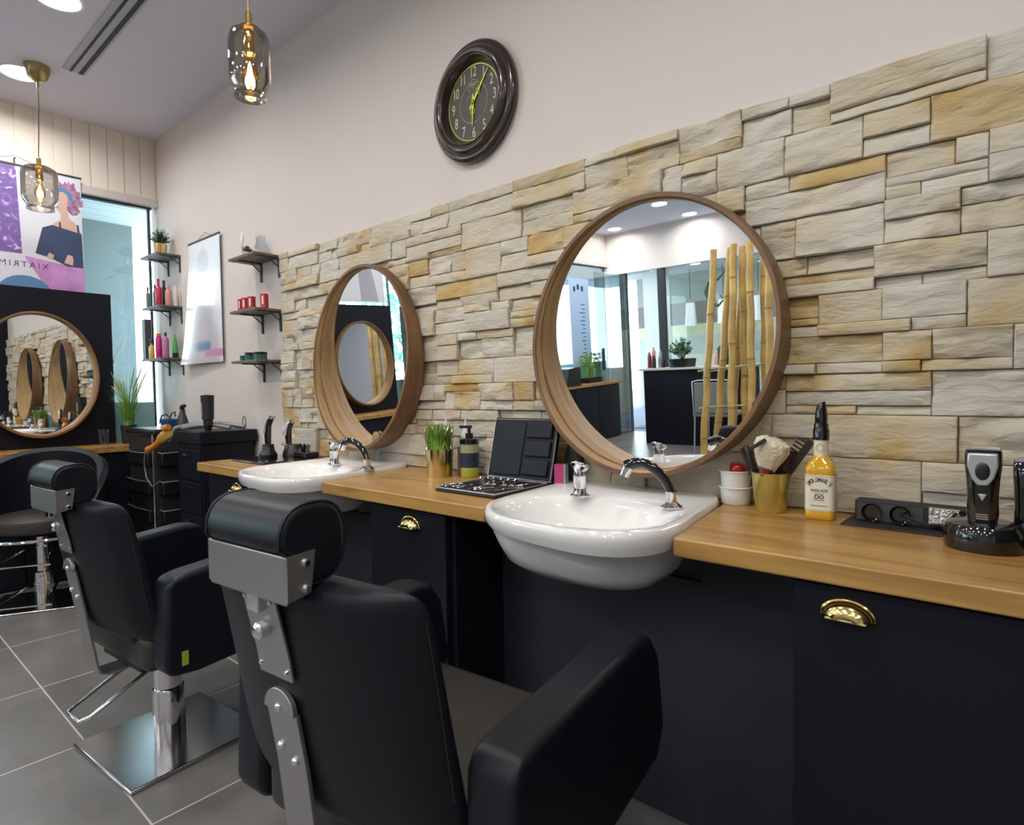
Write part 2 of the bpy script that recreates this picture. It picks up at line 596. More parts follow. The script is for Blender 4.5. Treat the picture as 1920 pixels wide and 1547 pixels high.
# outside the end windows
struct(MB().bb(-16, XE - 0.1, -14, 6, -0.12, -0.02).build('ground_street', M_pave, smooth=False))
struct(MB().bb(-12, 9, -14, YB, -0.11, -0.005).build('floor_corridor', M_carpet, smooth=False))
so = MB()
x = XE - 0.10
while x > -6.75:
    so.bb(x - 0.148, x, -8, 1.6, 2.50, 2.56)
    x -= 0.155
so.bb(-6.75, XE - 0.1, -8, 1.6, 2.525, 2.7)
struct(so.build('ceiling_soffit', M_soffit, smooth=False))
struct(MB().bb(-6.05, -5.60, -0.62, 0.12, -0.02, 2.5).build('wall_pillar', M_render, smooth=False))
v = thing('air_vent', 'grey slotted air vent in the boarded soffit outside the end window', 'vent', (-5.25, -0.42, 2.498))
MB().bb(-0.05, 0.05, -0.10, 0.10, -0.006, 0.0).build('frame', mat('vent_grey', (0.25, 0.28, 0.30), 0.5), v, smooth=False)
mb = MB()
for k in range(6):
    mb.bb(-0.042, 0.042, -0.09 + k * 0.031, -0.072 + k * 0.031, -0.009, -0.005)
mb.build('slats', M_dframe, v, smooth=False)
struct(MB().bb(-7.2, XR, YB - 4.2, YB - 0.1, 2.62, 2.70).build('ceiling_corridor', mat('corridor_ceiling', (0.6, 0.62, 0.62), 0.9), smooth=False))
struct(MB().bb(-5.30, -4.95, -8.9, -8.55, -0.02, 2.62).build('wall_column', M_concrete, smooth=False))
struct(MB().bb(-6.1, XR, YB - 3.6, YB - 3.5, 0, 1.40).build('wall_corridor_low', mat('pale_cafe_panels', (0.50, 0.50, 0.44), 0.8), smooth=False))
struct(MB().bb(-6.1, XR, YB - 3.6, YB - 3.5, 1.40, 1.62).build('trim_3', mat('yellow_cafe_strip', (0.60, 0.56, 0.36), 0.7), smooth=False))
struct(MB().bb(-6.1, XR, YB - 3.6, YB - 3.5, 1.62, 2.05).build('wall_corridor_band', mat('brown_cafe_band', (0.24, 0.19, 0.18), 0.8), smooth=False))
struct(MB().bb(-6.1, XR, YB - 3.6, YB - 3.5, 2.05, 2.62).build('wall_corridor_top', mat('grey_cafe_wall', (0.36, 0.37, 0.33), 0.8), smooth=False))

def tree(x, y, h, r, seed, label):
    rnd = random.Random(seed)
    t = thing('street_tree', label, 'tree', (x, y, -0.02), 0, 'trees seen through the glazing')
    MB().cyl((0, 0, 0), (0, 0, h * 0.55), 0.09, 0.05, 10).build('trunk', M_soil, t)
    mb = MB()
    for k in range(330):
        a = rnd.uniform(0, 2 * pi)
        u = rnd.uniform(-1, 1)
        q = rnd.uniform(0.3, 1) ** 0.5 * r
        c = Vector((q * cos(a) * math.sqrt(1 - u * u), q * sin(a) * math.sqrt(1 - u * u), h * 0.62 + q * u * 1.15))
        s = rnd.uniform(0.07, 0.15)
        e = Matrix.Rotation(rnd.uniform(0, 6), 3, 'X') @ Matrix.Rotation(rnd.uniform(0, 6), 3, 'Z')
        mb.quadface([c + e @ Vector(p) * s for p in ((-1, -0.5, 0), (0, -0.8, 0.2), (1, 0.4, 0), (0, 0.9, 0.1))])
    mb.build('foliage', M_tree, t, smooth=False)
tree(-10.2, -3.6, 1.75, 0.8, 1, 'leafy green street tree beyond the end window, between the two dark mirror panels')
tree(-8.8, -8.3, 2.8, 0.9, 2, 'green street tree seen beside the price list in the large mirror')
tree(-10.5, -6.2, 3.2, 1.0, 3, 'green street tree furthest out on the street')

# ------------------------------------------------------------------ stone cladding
def cladding():
    rnd = random.Random(11)
    X0, X1, Z0, Z1 = -2.98, 0.60, 0.792, 1.835
    bm = bmesh.new()
    lay = bm.verts.layers.float.new('tone')
    from mathutils import noise
    def stone(x0, x1, z0, z1, d, rough, tone, tz):
        g = 0.0007
        x0 += g; x1 -= g; z0 += g; z1 -= g
        w, h = x1 - x0, z1 - z0
        nx = max(5, int(w / 0.012)); nz = max(5, int(h / 0.008))
        rows = []
        jl = [noise.noise(Vector((x0 * 9, z0 * 31, k * 0.5))) * 0.0025 for k in range(nz + 1)]
        def grid(n_, L):
            e_ = min(0.0022 / L, 0.2)
            return [0.0] + [e_ + (1 - 2 * e_) * q_ / (n_ - 2) for q_ in range(n_ - 1)] + [1.0]
        gx_, gz_ = grid(nx, w), grid(nz, h)
        for k in range(nz + 1):
            row = []
            fz = gz_[k]
            for i in range(nx + 1):
                fx = gx_[i]
                px, pz = x0 + w * fx, z0 + h * fz
                if 0 < k < nz:
                    px += 0
                e = min(fx * w, (1 - fx) * w, fz * h, (1 - fz) * h)
                edge = -0.0035 * max(0.0, 1 - e / 0.003)
                n = noise.fractal(Vector((px * 14, d * 90, pz * 34)), 0.8, 2.1, 4) * rough
                n += noise.noise(Vector((px * 4.0, d * 50, pz * 12))) * rough * 1.4
                # hewn step across some stones
                y = d + n + edge + (fz - 0.5) * tz
                if 0 < k < nz and 0 < i < nx:
                    pz += noise.noise(Vector((px * 25, 3, pz * 25))) * 0.0015
                v = bm.verts.new((px, -max(y, 0.004), pz))
                v[lay] = tone + noise.noise(Vector((px * 3.1, 9, pz * 6.0))) * 0.28
                row.append(v)
            rows.append(row)
        for k in range(nz):
            for i in range(nx):
                bm.faces.new((rows[k][i], rows[k][i + 1], rows[k + 1][i + 1], rows[k + 1][i]))
        # skirt back to the wall
        loop = rows[0][:] + [rows[k][nx] for k in range(1, nz + 1)] + rows[nz][nx - 1::-1] + [rows[k][0] for k in range(nz - 1, 0, -1)]
        back = []
        for v in loop:
            q = bm.verts.new((v.co.x, 0.0, v.co.z))
            q[lay] = tone
            back.append(q)
        m = len(loop)
        for i in range(m):
            j = (i + 1) % m
            bm.faces.new((loop[j], loop[i], back[i], back[j]))
    z = Z1
    rows = []
    while z > Z0 + 0.01:
        h = rnd.uniform(0.088, 0.112)
        if z - h < Z0 + 0.05:
            h = z - Z0
        rows.append((z - h, z))
        z -= h
    def tone():
        q = rnd.random()
        return rnd.uniform(0.40, 0.56) if q < 0.15 else (rnd.uniform(0.22, 0.40) if q < 0.45 else rnd.uniform(-0.05, 0.18))
    def emit_stone(a, b, c, d_, base):
        r = rnd.random()
        rough = rnd.choice((0.002, 0.004, 0.007, 0.010))
        stone(a, b, c, d_, base + rnd.uniform(-0.008, 0.010), rough, tone(), rnd.uniform(-0.010, 0.006))
    def vsplit(a, b, c, d_, base):
        if b - a > 0.16 and rnd.random() < 0.55:
            f = a + (b - a) * rnd.uniform(0.3, 0.7)
            emit_stone(a, f, c, d_, base); emit_stone(f, b, c, d_, base)
        else:
            emit_stone(a, b, c, d_, base)
    for (za, zb) in rows:
        x = X0
        first = True
        while x < X1:
            w = rnd.uniform(0.15, 0.34) * (0.55 if first else 1)
            first = False
            xe = min(x + w, X1)
            if X1 - xe < 0.08:
                xe = X1
            base = rnd.choice((0.018, 0.024, 0.030))
            k = rnd.random()
            h = zb - za
            if k < 0.14:
                emit_stone(x, xe, za, zb, base)
            elif k < 0.66:
                f = za + h * rnd.choice((0.28, 0.36, 0.5, 0.62, 0.7))
                vsplit(x, xe, za, f, base); vsplit(x, xe, f, zb, base)
            elif k < 0.86:
                f1 = za + h * rnd.uniform(0.2, 0.34); f2 = za + h * rnd.uniform(0.46, 0.66)
                vsplit(x, xe, za, f1, base); emit_stone(x, xe, f1, f2, base); vsplit(x, xe, f2, zb, base)
            else:
                f = x + (xe - x) * rnd.uniform(0.35, 0.65)
                q = za + h * rnd.uniform(0.4, 0.6)
                emit_stone(x, f, za, zb, base)
                emit_stone(f, xe, za, q, base); emit_stone(f, xe, q, zb, base)
            x = xe
    me = bpy.data.meshes.new('cladding')
    bm.to_mesh(me)
    bm.free()
    me.materials.append(M_stone)
    for p in me.polygons:
        p.use_smooth = True
    me.set_sharp_from_angle(angle=radians(38))
    o = bpy.data.objects.new('trim_1', me)
    COL.objects.link(o)
    return struct(o)
cladding()

# ------------------------------------------------------------------ ceiling lamps
def downlight():
    t = thing('recessed_ceiling_lamp', 'x', 'ceiling lamp', (0, 0, CEIL))
    MB().lathe([(0.088, -0.004), (0.098, -0.006), (0.104, 0.0)], n=40).build('rim', M_white, t)
    MB().lathe([(0, -0.003), (0.090, -0.003)], n=40).build('diffuser', M_lamp, t)
    l = bpy.data.lights.new('lamp_light', 'AREA')
    l.shape = 'DISK'
    l.size = 0.17
    l.spread = radians(164)
    l.energy = LIGHT_W
    l.color = (1.0, 0.95, 0.90)
    lo = bpy.data.objects.new('lamp_light', l)
    COL.objects.link(lo)
    lo.location = (0, 0, -0.008)
    lo.parent = t
    return t
dl0 = downlight()
G = 'recessed lamps in the ceiling'
LP = [(-4.24, -0.83, 'round lit ceiling lamp behind the brass canopy of the far pendant'),
      (-3.33, -0.86, 'round lit ceiling lamp at the top edge, left of the slotted air diffuser'),
      (-3.28, -5.20, 'brightest of the ceiling lamps near the top of the large mirror'),
      (-3.28, -6.05, 'ceiling lamp right of the brightest one in the large mirror'),
      (-4.36, -6.0, 'ceiling lamp to the left in the large mirror, by the far glazing'),
      (-4.30, -5.1, 'ceiling lamp cut by the upper left rim of the large mirror')]
for xx in (-2.3, -1.2, -0.1, 1.0):  # this and the next rows: unseen lamps added to light the room evenly
    LP.append((xx, -1.15, None))
for yy in (-2.5, -3.8):
    for xx in (-4.2, -3.1, -2.0, -0.9, 0.2, 1.3):
        LP.append((xx, yy, None))
for xx in (-1.9, -0.5, 0.9):
    LP.append((xx, -5.3, None))
dl0.location = (LP[0][0], LP[0][1], CEIL)
dl0['label'] = LP[0][2]
dl0['group'] = G
for x, y, lb in LP[1:]:
    if lb is None:
        nth = {0: 'nearest the window', 1: 'second from the window', 2: 'third from the window', 3: 'fourth from the window', 4: 'fifth from the window', 5: 'farthest from the window'}
        same = sorted(q[0] for q in LP if abs(q[1] - y) < 0.01 and q[2] is None)
        row = {-1.15: 'over the barber chairs', -2.5: 'over the middle of the floor', -3.8: 'before the bamboo screen', -5.3: 'over the reception desk'}[y]
        lb = 'added unseen ceiling lamp ' + nth[same.index(x)] + ' ' + row
    dup(dl0, (x, y, CEIL), label=lb, group=G)

t = thing('slot_air_diffuser', 'long white slotted air diffuser with two dark slots in the ceiling', 'air diffuser', (-3.0, -0.64, CEIL))
MB().bb(-1.0, 1.1, -0.052, 0.052, -0.006, 0.0).build('frame', mat('diffuser_frame', (0.42, 0.42, 0.46), 0.6), t, smooth=False)
for a, b in ((-0.022, -0.010), (0.020, 0.040)):
    MB().bb(-1.0, 1.1, a, b, -0.008, -0.0055).build('slot', M_blackm, t, smooth=False)

# ------------------------------------------------------------------ pendants
def pendant(name, label, x, y, ztop, prof, lean=0.0):
    t = thing(name, label, 'pendant lamp', (x, y, CEIL), 0, 'smoked glass pendants')
    MB().lathe([(0, -0.004), (0.006, -0.085), (0.02, -0.082), (0.045, -0.06), (0.058, -0.025), (0.060, 0.0)], n=32).build('canopy', M_abrass, t)
    L = CEIL - ztop
    MB().cyl((0, 0, -0.08), (0, 0, -0.115), 0.006, n=12).build('cord_grip', M_abrass, t)
    MB().tube([(0, 0, -0.10), (0.004, 0, -L * 0.4), (-lean * 0.5, 0, -L * 0.7), (-lean, 0, -L + 0.045)], 0.0028, 8).build('cord', M_abrass, t)
    c = (-lean, 0, -L)
    sh = MB().lathe(prof, c, 48).build('glass_shade', M_smoke, t)
    md = sh.modifiers.new('s', 'SOLIDIFY')
    md.thickness = 0.0015
    MB().lathe([(0.006, 0.05), (0.011, 0.045), (0.012, 0.01), (0.030, 0.004), (0.030, -0.004), (0.016, -0.008), (0.016, -0.04), (0.019, -0.044), (0.019, -0.075), (0.013, -0.08), (0, -0.08)], c, 24).build('lamp_holder', M_brass, t)
    b = MB().lathe([(0.010, -0.08), (0.013, -0.098), (0.024, -0.128), (0.026, -0.150), (0.018, -0.172), (0, -0.180)], c, 24).build('bulb', glass('amber_bulb_glass_' + name, (1.0, 0.80, 0.50), 0.2), t)
    MB().lathe([(0, -0.095), (0.004, -0.105), (0.008, -0.13), (0.009, -0.152), (0.004, -0.166), (0, -0.168)], c, 16).build('filament', M_fil, b)
    l = bpy.data.lights.new('lamp_light', 'POINT')
    l.energy = 2.2
    l.shadow_soft_size = 0.02
    l.color = (1.0, 0.70, 0.38)
    lo = bpy.data.objects.new('lamp_light', l)
    COL.objects.link(lo)
    lo.location = (c[0], c[1], c[2] - 0.14)
    lo.parent = t
    return t
pendant('pendant_lamp', 'brass and smoked glass pendant, tall straight shade, hanging left of the wall clock', -1.79, -0.75, 2.205,
        [(0.012, 0.0), (0.035, -0.004), (0.052, -0.018), (0.058, -0.045), (0.058, -0.150), (0.054, -0.165), (0.046, -0.178), (0.044, -0.185), (0.046, -0.205)])
pendant('pendant_lamp', 'brass pendant with short wide smoked glass jar shade, hanging before the purple banner', -4.09, -0.785, 2.375,
        [(0.012, 0.0), (0.060, -0.004), (0.080, -0.020), (0.084, -0.05), (0.084, -0.165), (0.078, -0.19), (0.066, -0.205), (0.063, -0.215), (0.065, -0.235)], 0.05)

# ================================================================== WORKTOPS AND CABINETS
CY = -0.50      # front edge of main worktop
SX = {1: -2.15, 2: -0.835}
poly = [(-2.905, -0.001), (-2.905, CY), ]
for k in (1, 2):
    c = SX[k]
    for sg, yy in ((-1, CY), (-1, -0.035), (1, -0.035), (1, CY)):
        poly.append((c + sg * (0.262 if yy > -0.1 else 0.268) - 0.12 * (yy + 0.33), yy))
poly += [(0.598, CY), (0.598, -0.001)]
o = MB().prism(poly, 'z', 0.751, 0.791).build('worktop', M_top, bev=0.004, seg=3)
tag(o, 'long oak worktop running under the stone wall with two basins let into it', 'worktop')

def cup_pull(parent, x, y, z, w=0.080):
    """shell shaped cup handle"""
    mb = MB()
    n = 20
    rings = []
    hh = w * 0.36
    for j in range(7):
        a = j / 6 * pi / 2
        ring = []
        for i in range(n + 1):
            b = pi * i / n
            rr = cos(a)
            ring.append((x - w / 2 * cos(b) * (0.35 + 0.65 * rr), y - 0.022 * sin(a) - 0.001, z - hh * 0.45 + hh * sin(b) * (0.15 + 0.85 * rr)))
        rings.append(ring)
    vs = [[mb.bm.verts.new(p) for p in r] for r in rings]
    for A, B in zip(vs, vs[1:]):
        for i in range(n):
            mb.bm.faces.new((A[i], A[i + 1], B[i + 1], B[i]))
    h = mb.build('cup_handle', M_brass, parent)
    md = h.modifiers.new('s', 'SOLIDIFY')
    md.thickness = 0.0015
    mb = MB()
    pts = [(x - w * 0.54 * cos(pi * i / 24), y - 0.002, z - hh * 0.45 + hh * 1.12 * sin(pi * i / 24)) for i in range(25)]
    mb.tube(pts, 0.0024, 6)
    mb.tube([(x - w * 0.40, y - 0.020, z - hh * 0.42), (x + w * 0.40, y - 0.020, z - hh * 0.42)], 0.0022, 6)
    mb.build('handle_rim', M_brass, h)
    return h

def cabinet(label, x0, x1, doors, side_r=0.018):
    t = thing('base_cabinet', label, 'cabinet', ((x0 + x1) / 2, -0.24, 0), 0, 'navy base cabinets')
    cx = (x0 + x1) / 2
    MB().bb(x0 - cx, x1 - cx, 0.235, -0.215, 0.002, 0.748).build('carcass', M_dark, t, smooth=False)
    for a, b, hx in doors:
        d = MB().bb(a - cx, b - cx, -0.217, -0.238, 0.012, 0.742).build('door', M_dark, t, smooth=False, bev=0.0012)
        cup_pull(d, hx - cx, -0.238, 0.703)
    return t
cabinet('narrow navy cabinet at the left end of the oak worktop, with brass cup handle', -2.835, -2.49, [(-2.83, -2.495, -2.552)])
cabinet('navy cabinet with brass cup handle between the two basins', -1.614, -1.24, [(-1.612, -1.258, -1.412)])
cabinet('wide navy cabinet at the right, brass cup handle near its left edge', -0.322, 0.596, [(-0.318, 0.592, -0.228)])
for a, b, lb, c in ((-2.485, -1.618, 'navy recessed kick panel under the far basin', SX[1]), (-1.236, -0.326, 'navy recessed panel under the near basin, behind the black chair', SX[2])):
    tag(MB().prism([(a, 0.002), (b, 0.002), (b, 0.748), (c + 0.262, 0.748), (c + 0.25, 0.625), (c - 0.25, 0.625), (c - 0.262, 0.748), (a, 0.748)], 'y', -0.255, -0.235).build('recess_panel', M_darkr, smooth=False), lb, 'panel', 'recessed panels under the basins')

# end counter along the window side
o = MB().bb(-4.66, -4.33, -5.95, -0.30, 0.751, 0.791).build('end_worktop', M_top, bev=0.004)
tag(o, 'narrow oak worktop along the window side under the dark mirror panels', 'worktop')
y = -0.32
k = 0
labs = ['navy base unit under the first mirror panel, behind the round backed chair', 'navy base unit under the second mirror panel', 'navy base unit under the third mirror panel', 'navy base unit under the black bag seen in the large mirror', 'navy base unit at the end of the window side, seen in the large mirror']
while k < 5:
    t = thing('base_unit', labs[k], 'cabinet', (-4.5, y - 0.56, 0), 0, 'base units on the window side')
    MB().bb(-0.15, 0.13, -0.555, 0.555, 0.002, 0.748).build('carcass', M_dark, t, smooth=False)
    for q in (-0.278, 0.278):
        MB().bb(0.131, 0.149, q - 0.274, q + 0.274, 0.012, 0.742).build('door', M_dark, t, smooth=False, bev=0.001)
    y -= 1.12
    k += 1

# ------------------------------------------------------------------ mirrors
def ring_mirror(name, label, R_, sx, a, b, tilt, group, proto_rot=0.0):
    """round mirror in a deep wooden ring: shallow at the top, deep at the bottom.
       local: disc in xz, facing -y, glass at y=0"""
    t = thing(name, label, 'mirror', (0, 0, 0), 0, group)
    N = 96
    def ring(r, dep):
        return [(r * cos(2 * pi * i / N) * sx, dep(2 * pi * i / N), r * sin(2 * pi * i / N)) for i in range(N)]
    fd = lambda p: -(a - b * sin(p))
    mid = lambda p: -(a - b * sin(p)) * 0.47
    ro, ri = R_, R_ - 0.013
    bk = lambda p: 0.020
    MB().loft([ring(ri - 0.002, bk), ring(ro, bk), ring(ro, fd), ring(ro - 0.002, lambda p: fd(p) - 0.002), ring(ri, lambda p: fd(p) - 0.002), ring(ri - 0.001, fd), ring(ri - 0.001, mid)]).build('frame', M_rim, t)
    MB().loft([ring(ri - 0.0012, lambda p: mid(p) - 0.001), ring(ri - 0.0050, lambda p: mid(p) - 0.001), ring(ri - 0.0050, lambda p: 0.0)]).build('inner_ring', M_rimin, t)
    MB().loft([ring(ri - 0.0015, lambda p: fd(p) + 0.002), ring(ri - 0.0016, lambda p: mid(p) - 0.0012)]).build('inner_face', M_rimin, t)
    MB().loft([ring(ri - 0.0030, lambda p: mid(p) - 0.0022), ring(ri - 0.0034, lambda p: mid(p) - 0.0008)]).build('seam', M_seam, t)
    mb = MB()
    vs = [mb.bm.verts.new(p) for p in ring(ri - 0.003, lambda p: 0.0)]
    mb.bm.faces.new(vs)
    vs2 = [mb.bm.verts.new(p) for p in ring(ri - 0.003, lambda p: 0.006)]
    mb.bm.faces.new(vs2)
    g = mb.build('mirror_glass', M_mirror, t, smooth=False)
    t.rotation_euler = (tilt, 0, 0)
    return t
T_ = 0.038
GM = 'round wooden mirrors on the stone wall'
m2 = ring_mirror('round_mirror', 'large round wood framed mirror on the stone wall behind the near basin', 0.40, 0.962, 0.058, 0.039, T_, GM)
m2.location = (-0.827, -0.062, 1.253)
m1 = ring_mirror('round_mirror', 'round wood framed mirror on the stone wall behind the far basin', 0.40, 0.86, 0.058, 0.039, T_, GM)
m1.location = (-2.177, -0.062, 1.2545)
# dark panels with mirrors at the window side
def mirror_panel(y0, y1, ym, lab_p, lab_m):
    o = MB().bb(-4.66, -4.60, y1, y0, 0.793, 1.775).build('mirror_panel', M_dark, smooth=False, bev=0.001)
    tag(o, lab_p, 'panel', 'dark mirror panels on the window side')
    m = ring_mirror('round_mirror', lab_m, 0.385, 0.80, 0.048, 0.020, 0.0, 'round wooden mirrors on the dark panels')
    m.rotation_euler = (0, 0, radians(90))
    m.location = (-4.577, ym, 1.24)
mirror_panel(-0.335, -1.12, -0.74, 'tall dark navy panel at the left carrying a round mirror, under the purple banner', 'round wood framed mirror on the dark panel at the left')
mirror_panel(-1.40, -2.14, -1.77, 'dark navy panel with mirror, second along the window side, seen reflected', 'round mirror on the second dark panel, seen inside the far mirror')
mirror_panel(-2.30, -3.04, -2.68, 'dark navy panel third along the window side, its edge seen reflected', 'round mirror on the third dark panel along the window side')

# ================================================================== BASINS
def basin(label, cx):
    t = thing('wash_basin', label, 'basin', (cx, 0, 0.791), 0, 'white salon basins')
    N = 96
    cy = -0.33
    def outl(s, z, dx=0.0, front=0.0):
        r = []
        for i in range(N):
            a = 2 * pi * i / N
            c, q = cos(a), sin(a)
            if q >= 0:
                p = 7.0; rx, ry = 0.262, 0.312
            else:
                p = 2.9; rx, ry = 0.276, 0.300
            k = (abs(c) ** p + abs(q) ** p) ** (-1 / p)
            w = abs(q)
            rx_ = 0.266 + (rx - 0.266) * min(1, w * 2)
            # front bulges more on the right-hand side
            b = 1 + (0.04 * c if q < 0 else 0)
            yy = cy + k * q * ry * s * b
            drop = -0.012 * max(0.0, cos(a + 0.9)) if z < -0.02 else 0.0
            r.append(((k * c * rx_) * s + dx - 0.12 * (yy - cy), yy, z + drop))
        return r
    def ell(ex, ey, rx, ry, z, p=2.3):
        r = []
        for i in range(N):
            a = 2 * pi * i / N
            c, q = cos(a), sin(a)
            k = (abs(c) ** p + abs(q) ** p) ** (-1 / p)
            r.append((ex + k * c * rx, ey + k * q * ry, z))
        return r
    ix, iy = 0.015, -0.425
    rings = [outl(0.90, -0.020), outl(0.972, -0.0225), outl(0.992, -0.016), outl(1.0, 0.0), outl(0.996, 0.010), outl(0.984, 0.0155), outl(0.955, 0.0165),
             ell(ix, iy, 0.232, 0.182, 0.0145), ell(ix, iy, 0.221, 0.172, 0.007), ell(ix, iy, 0.203, 0.155, -0.012), ell(ix, iy, 0.185, 0.138, -0.055),
             ell(ix, iy, 0.150, 0.108, -0.088), ell(ix, iy + 0.01, 0.09, 0.065, -0.103), ell(ix, iy + 0.01, 0.022, 0.022, -0.108)]
    MB().loft(rings, False, True).build('basin_rim', M_ceramic, t)
    under = [ell(0.0, -0.375, 0.245, 0.205, -0.030, 2.6), ell(0.0, -0.375, 0.243, 0.205, -0.048, 2.6), ell(0.005, -0.375, 0.232, 0.196, -0.080, 2.6), ell(0.01, -0.375, 0.212, 0.178, -0.115, 2.8), ell(0.015, -0.37, 0.185, 0.150, -0.140, 3), ell(0.02, -0.37, 0.14, 0.105, -0.150, 3), ell(0.02, -0.37, 0.03, 0.03, -0.152)]
    MB().loft(under, False, True).build('bowl', M_ceramic, t)
    MB().lathe([(0.0, 0), (0.022, 0), (0.024, -0.003)], (ix, iy + 0.01, -0.104), 24).build('drain', M_chrome, t)
    return t
B1 = basin('white basin at the far mirror, beyond the headrest of the nearest chair', SX[1])
B2 = basin('white basin in the foreground with black arched spray hose, in front of the large mirror', SX[2])
def mixer(cx, label):
    t = thing('basin_mixer', label, 'tap', (cx, -0.285, 0.8075), 0, 'chrome basin mixers')
    MB().lathe([(0, 0), (0.027, 0), (0.027, 0.004), (0.019, 0.008), (0.0175, 0.012), (0.0175, 0.052), (0.019, 0.054), (0.019, 0.058), (0.0165, 0.06), (0.0165, 0.082), (0.010, 0.092), (0, 0.094)], n=32).build('body', M_chrome, t)
    MB().prism([(-0.014, 0.076), (0.012, 0.066), (0.028, 0.080), (0.021, 0.088), (0.006, 0.086), (-0.006, 0.094), (-0.020, 0.096), (-0.027, 0.089)], 'y', -0.010, 0.010).build('lever', M_chrome, t, bev=0.003)
    return t
x2 = mixer(-0.922, 'chrome lever mixer on the near basin, left of the black spray hose')
x1 = dup(x2, (-2.15, -0.26, 0.8075), label='chrome lever mixer on the far basin, left of its spray hose')
def spray(label, cx, cy):
    t = thing('hand_spray', label, 'tap', (cx, cy, 0.8075), 0, 'black hand sprays of the basins')
    MB().lathe([(0, 0), (0.027, 0), (0.027, 0.003), (0.020, 0.009), (0.0135, 0.014), (0.0125, 0.030), (0.014, 0.034), (0.014, 0.040)], n=32).build('base', M_chrome, t)
    pts = []
    rs = []
    for i in range(15):
        f = i / 14
        b0, b1, b2, b3 = (1 - f) ** 3, 3 * f * (1 - f) ** 2, 3 * f * f * (1 - f), f ** 3
        pts.append((b1 * -0.020 + b2 * -0.060 + b3 * -0.104, b2 * -0.020 + b3 * -0.036, b0 * 0.036 + b1 * 0.085 + b2 * 0.128 + b3 * 0.098))
        rs.append(0.0105 + 0.0025 * sin(f * pi) + (0.0055 * max(0, f - 0.7) / 0.3))
    MB().tube(pts, rs, 16).build('hose_grip', M_blackg, t)
    e = Vector(pts[-1])
    MB().cyl(e + Vector((0.004, 0, -0.002)), e + Vector((-0.004, -0.006, -0.024)), 0.014, 0.012, 20).build('spray_nozzle', M_chrome, t)
    return t
h2 = spray('arched black hand spray with chrome nozzle on the near basin', -0.652, -0.285)
h1 = dup(h2, (-1.905, -0.275, 0.8075), label='arched black hand spray with chrome nozzle on the far basin')

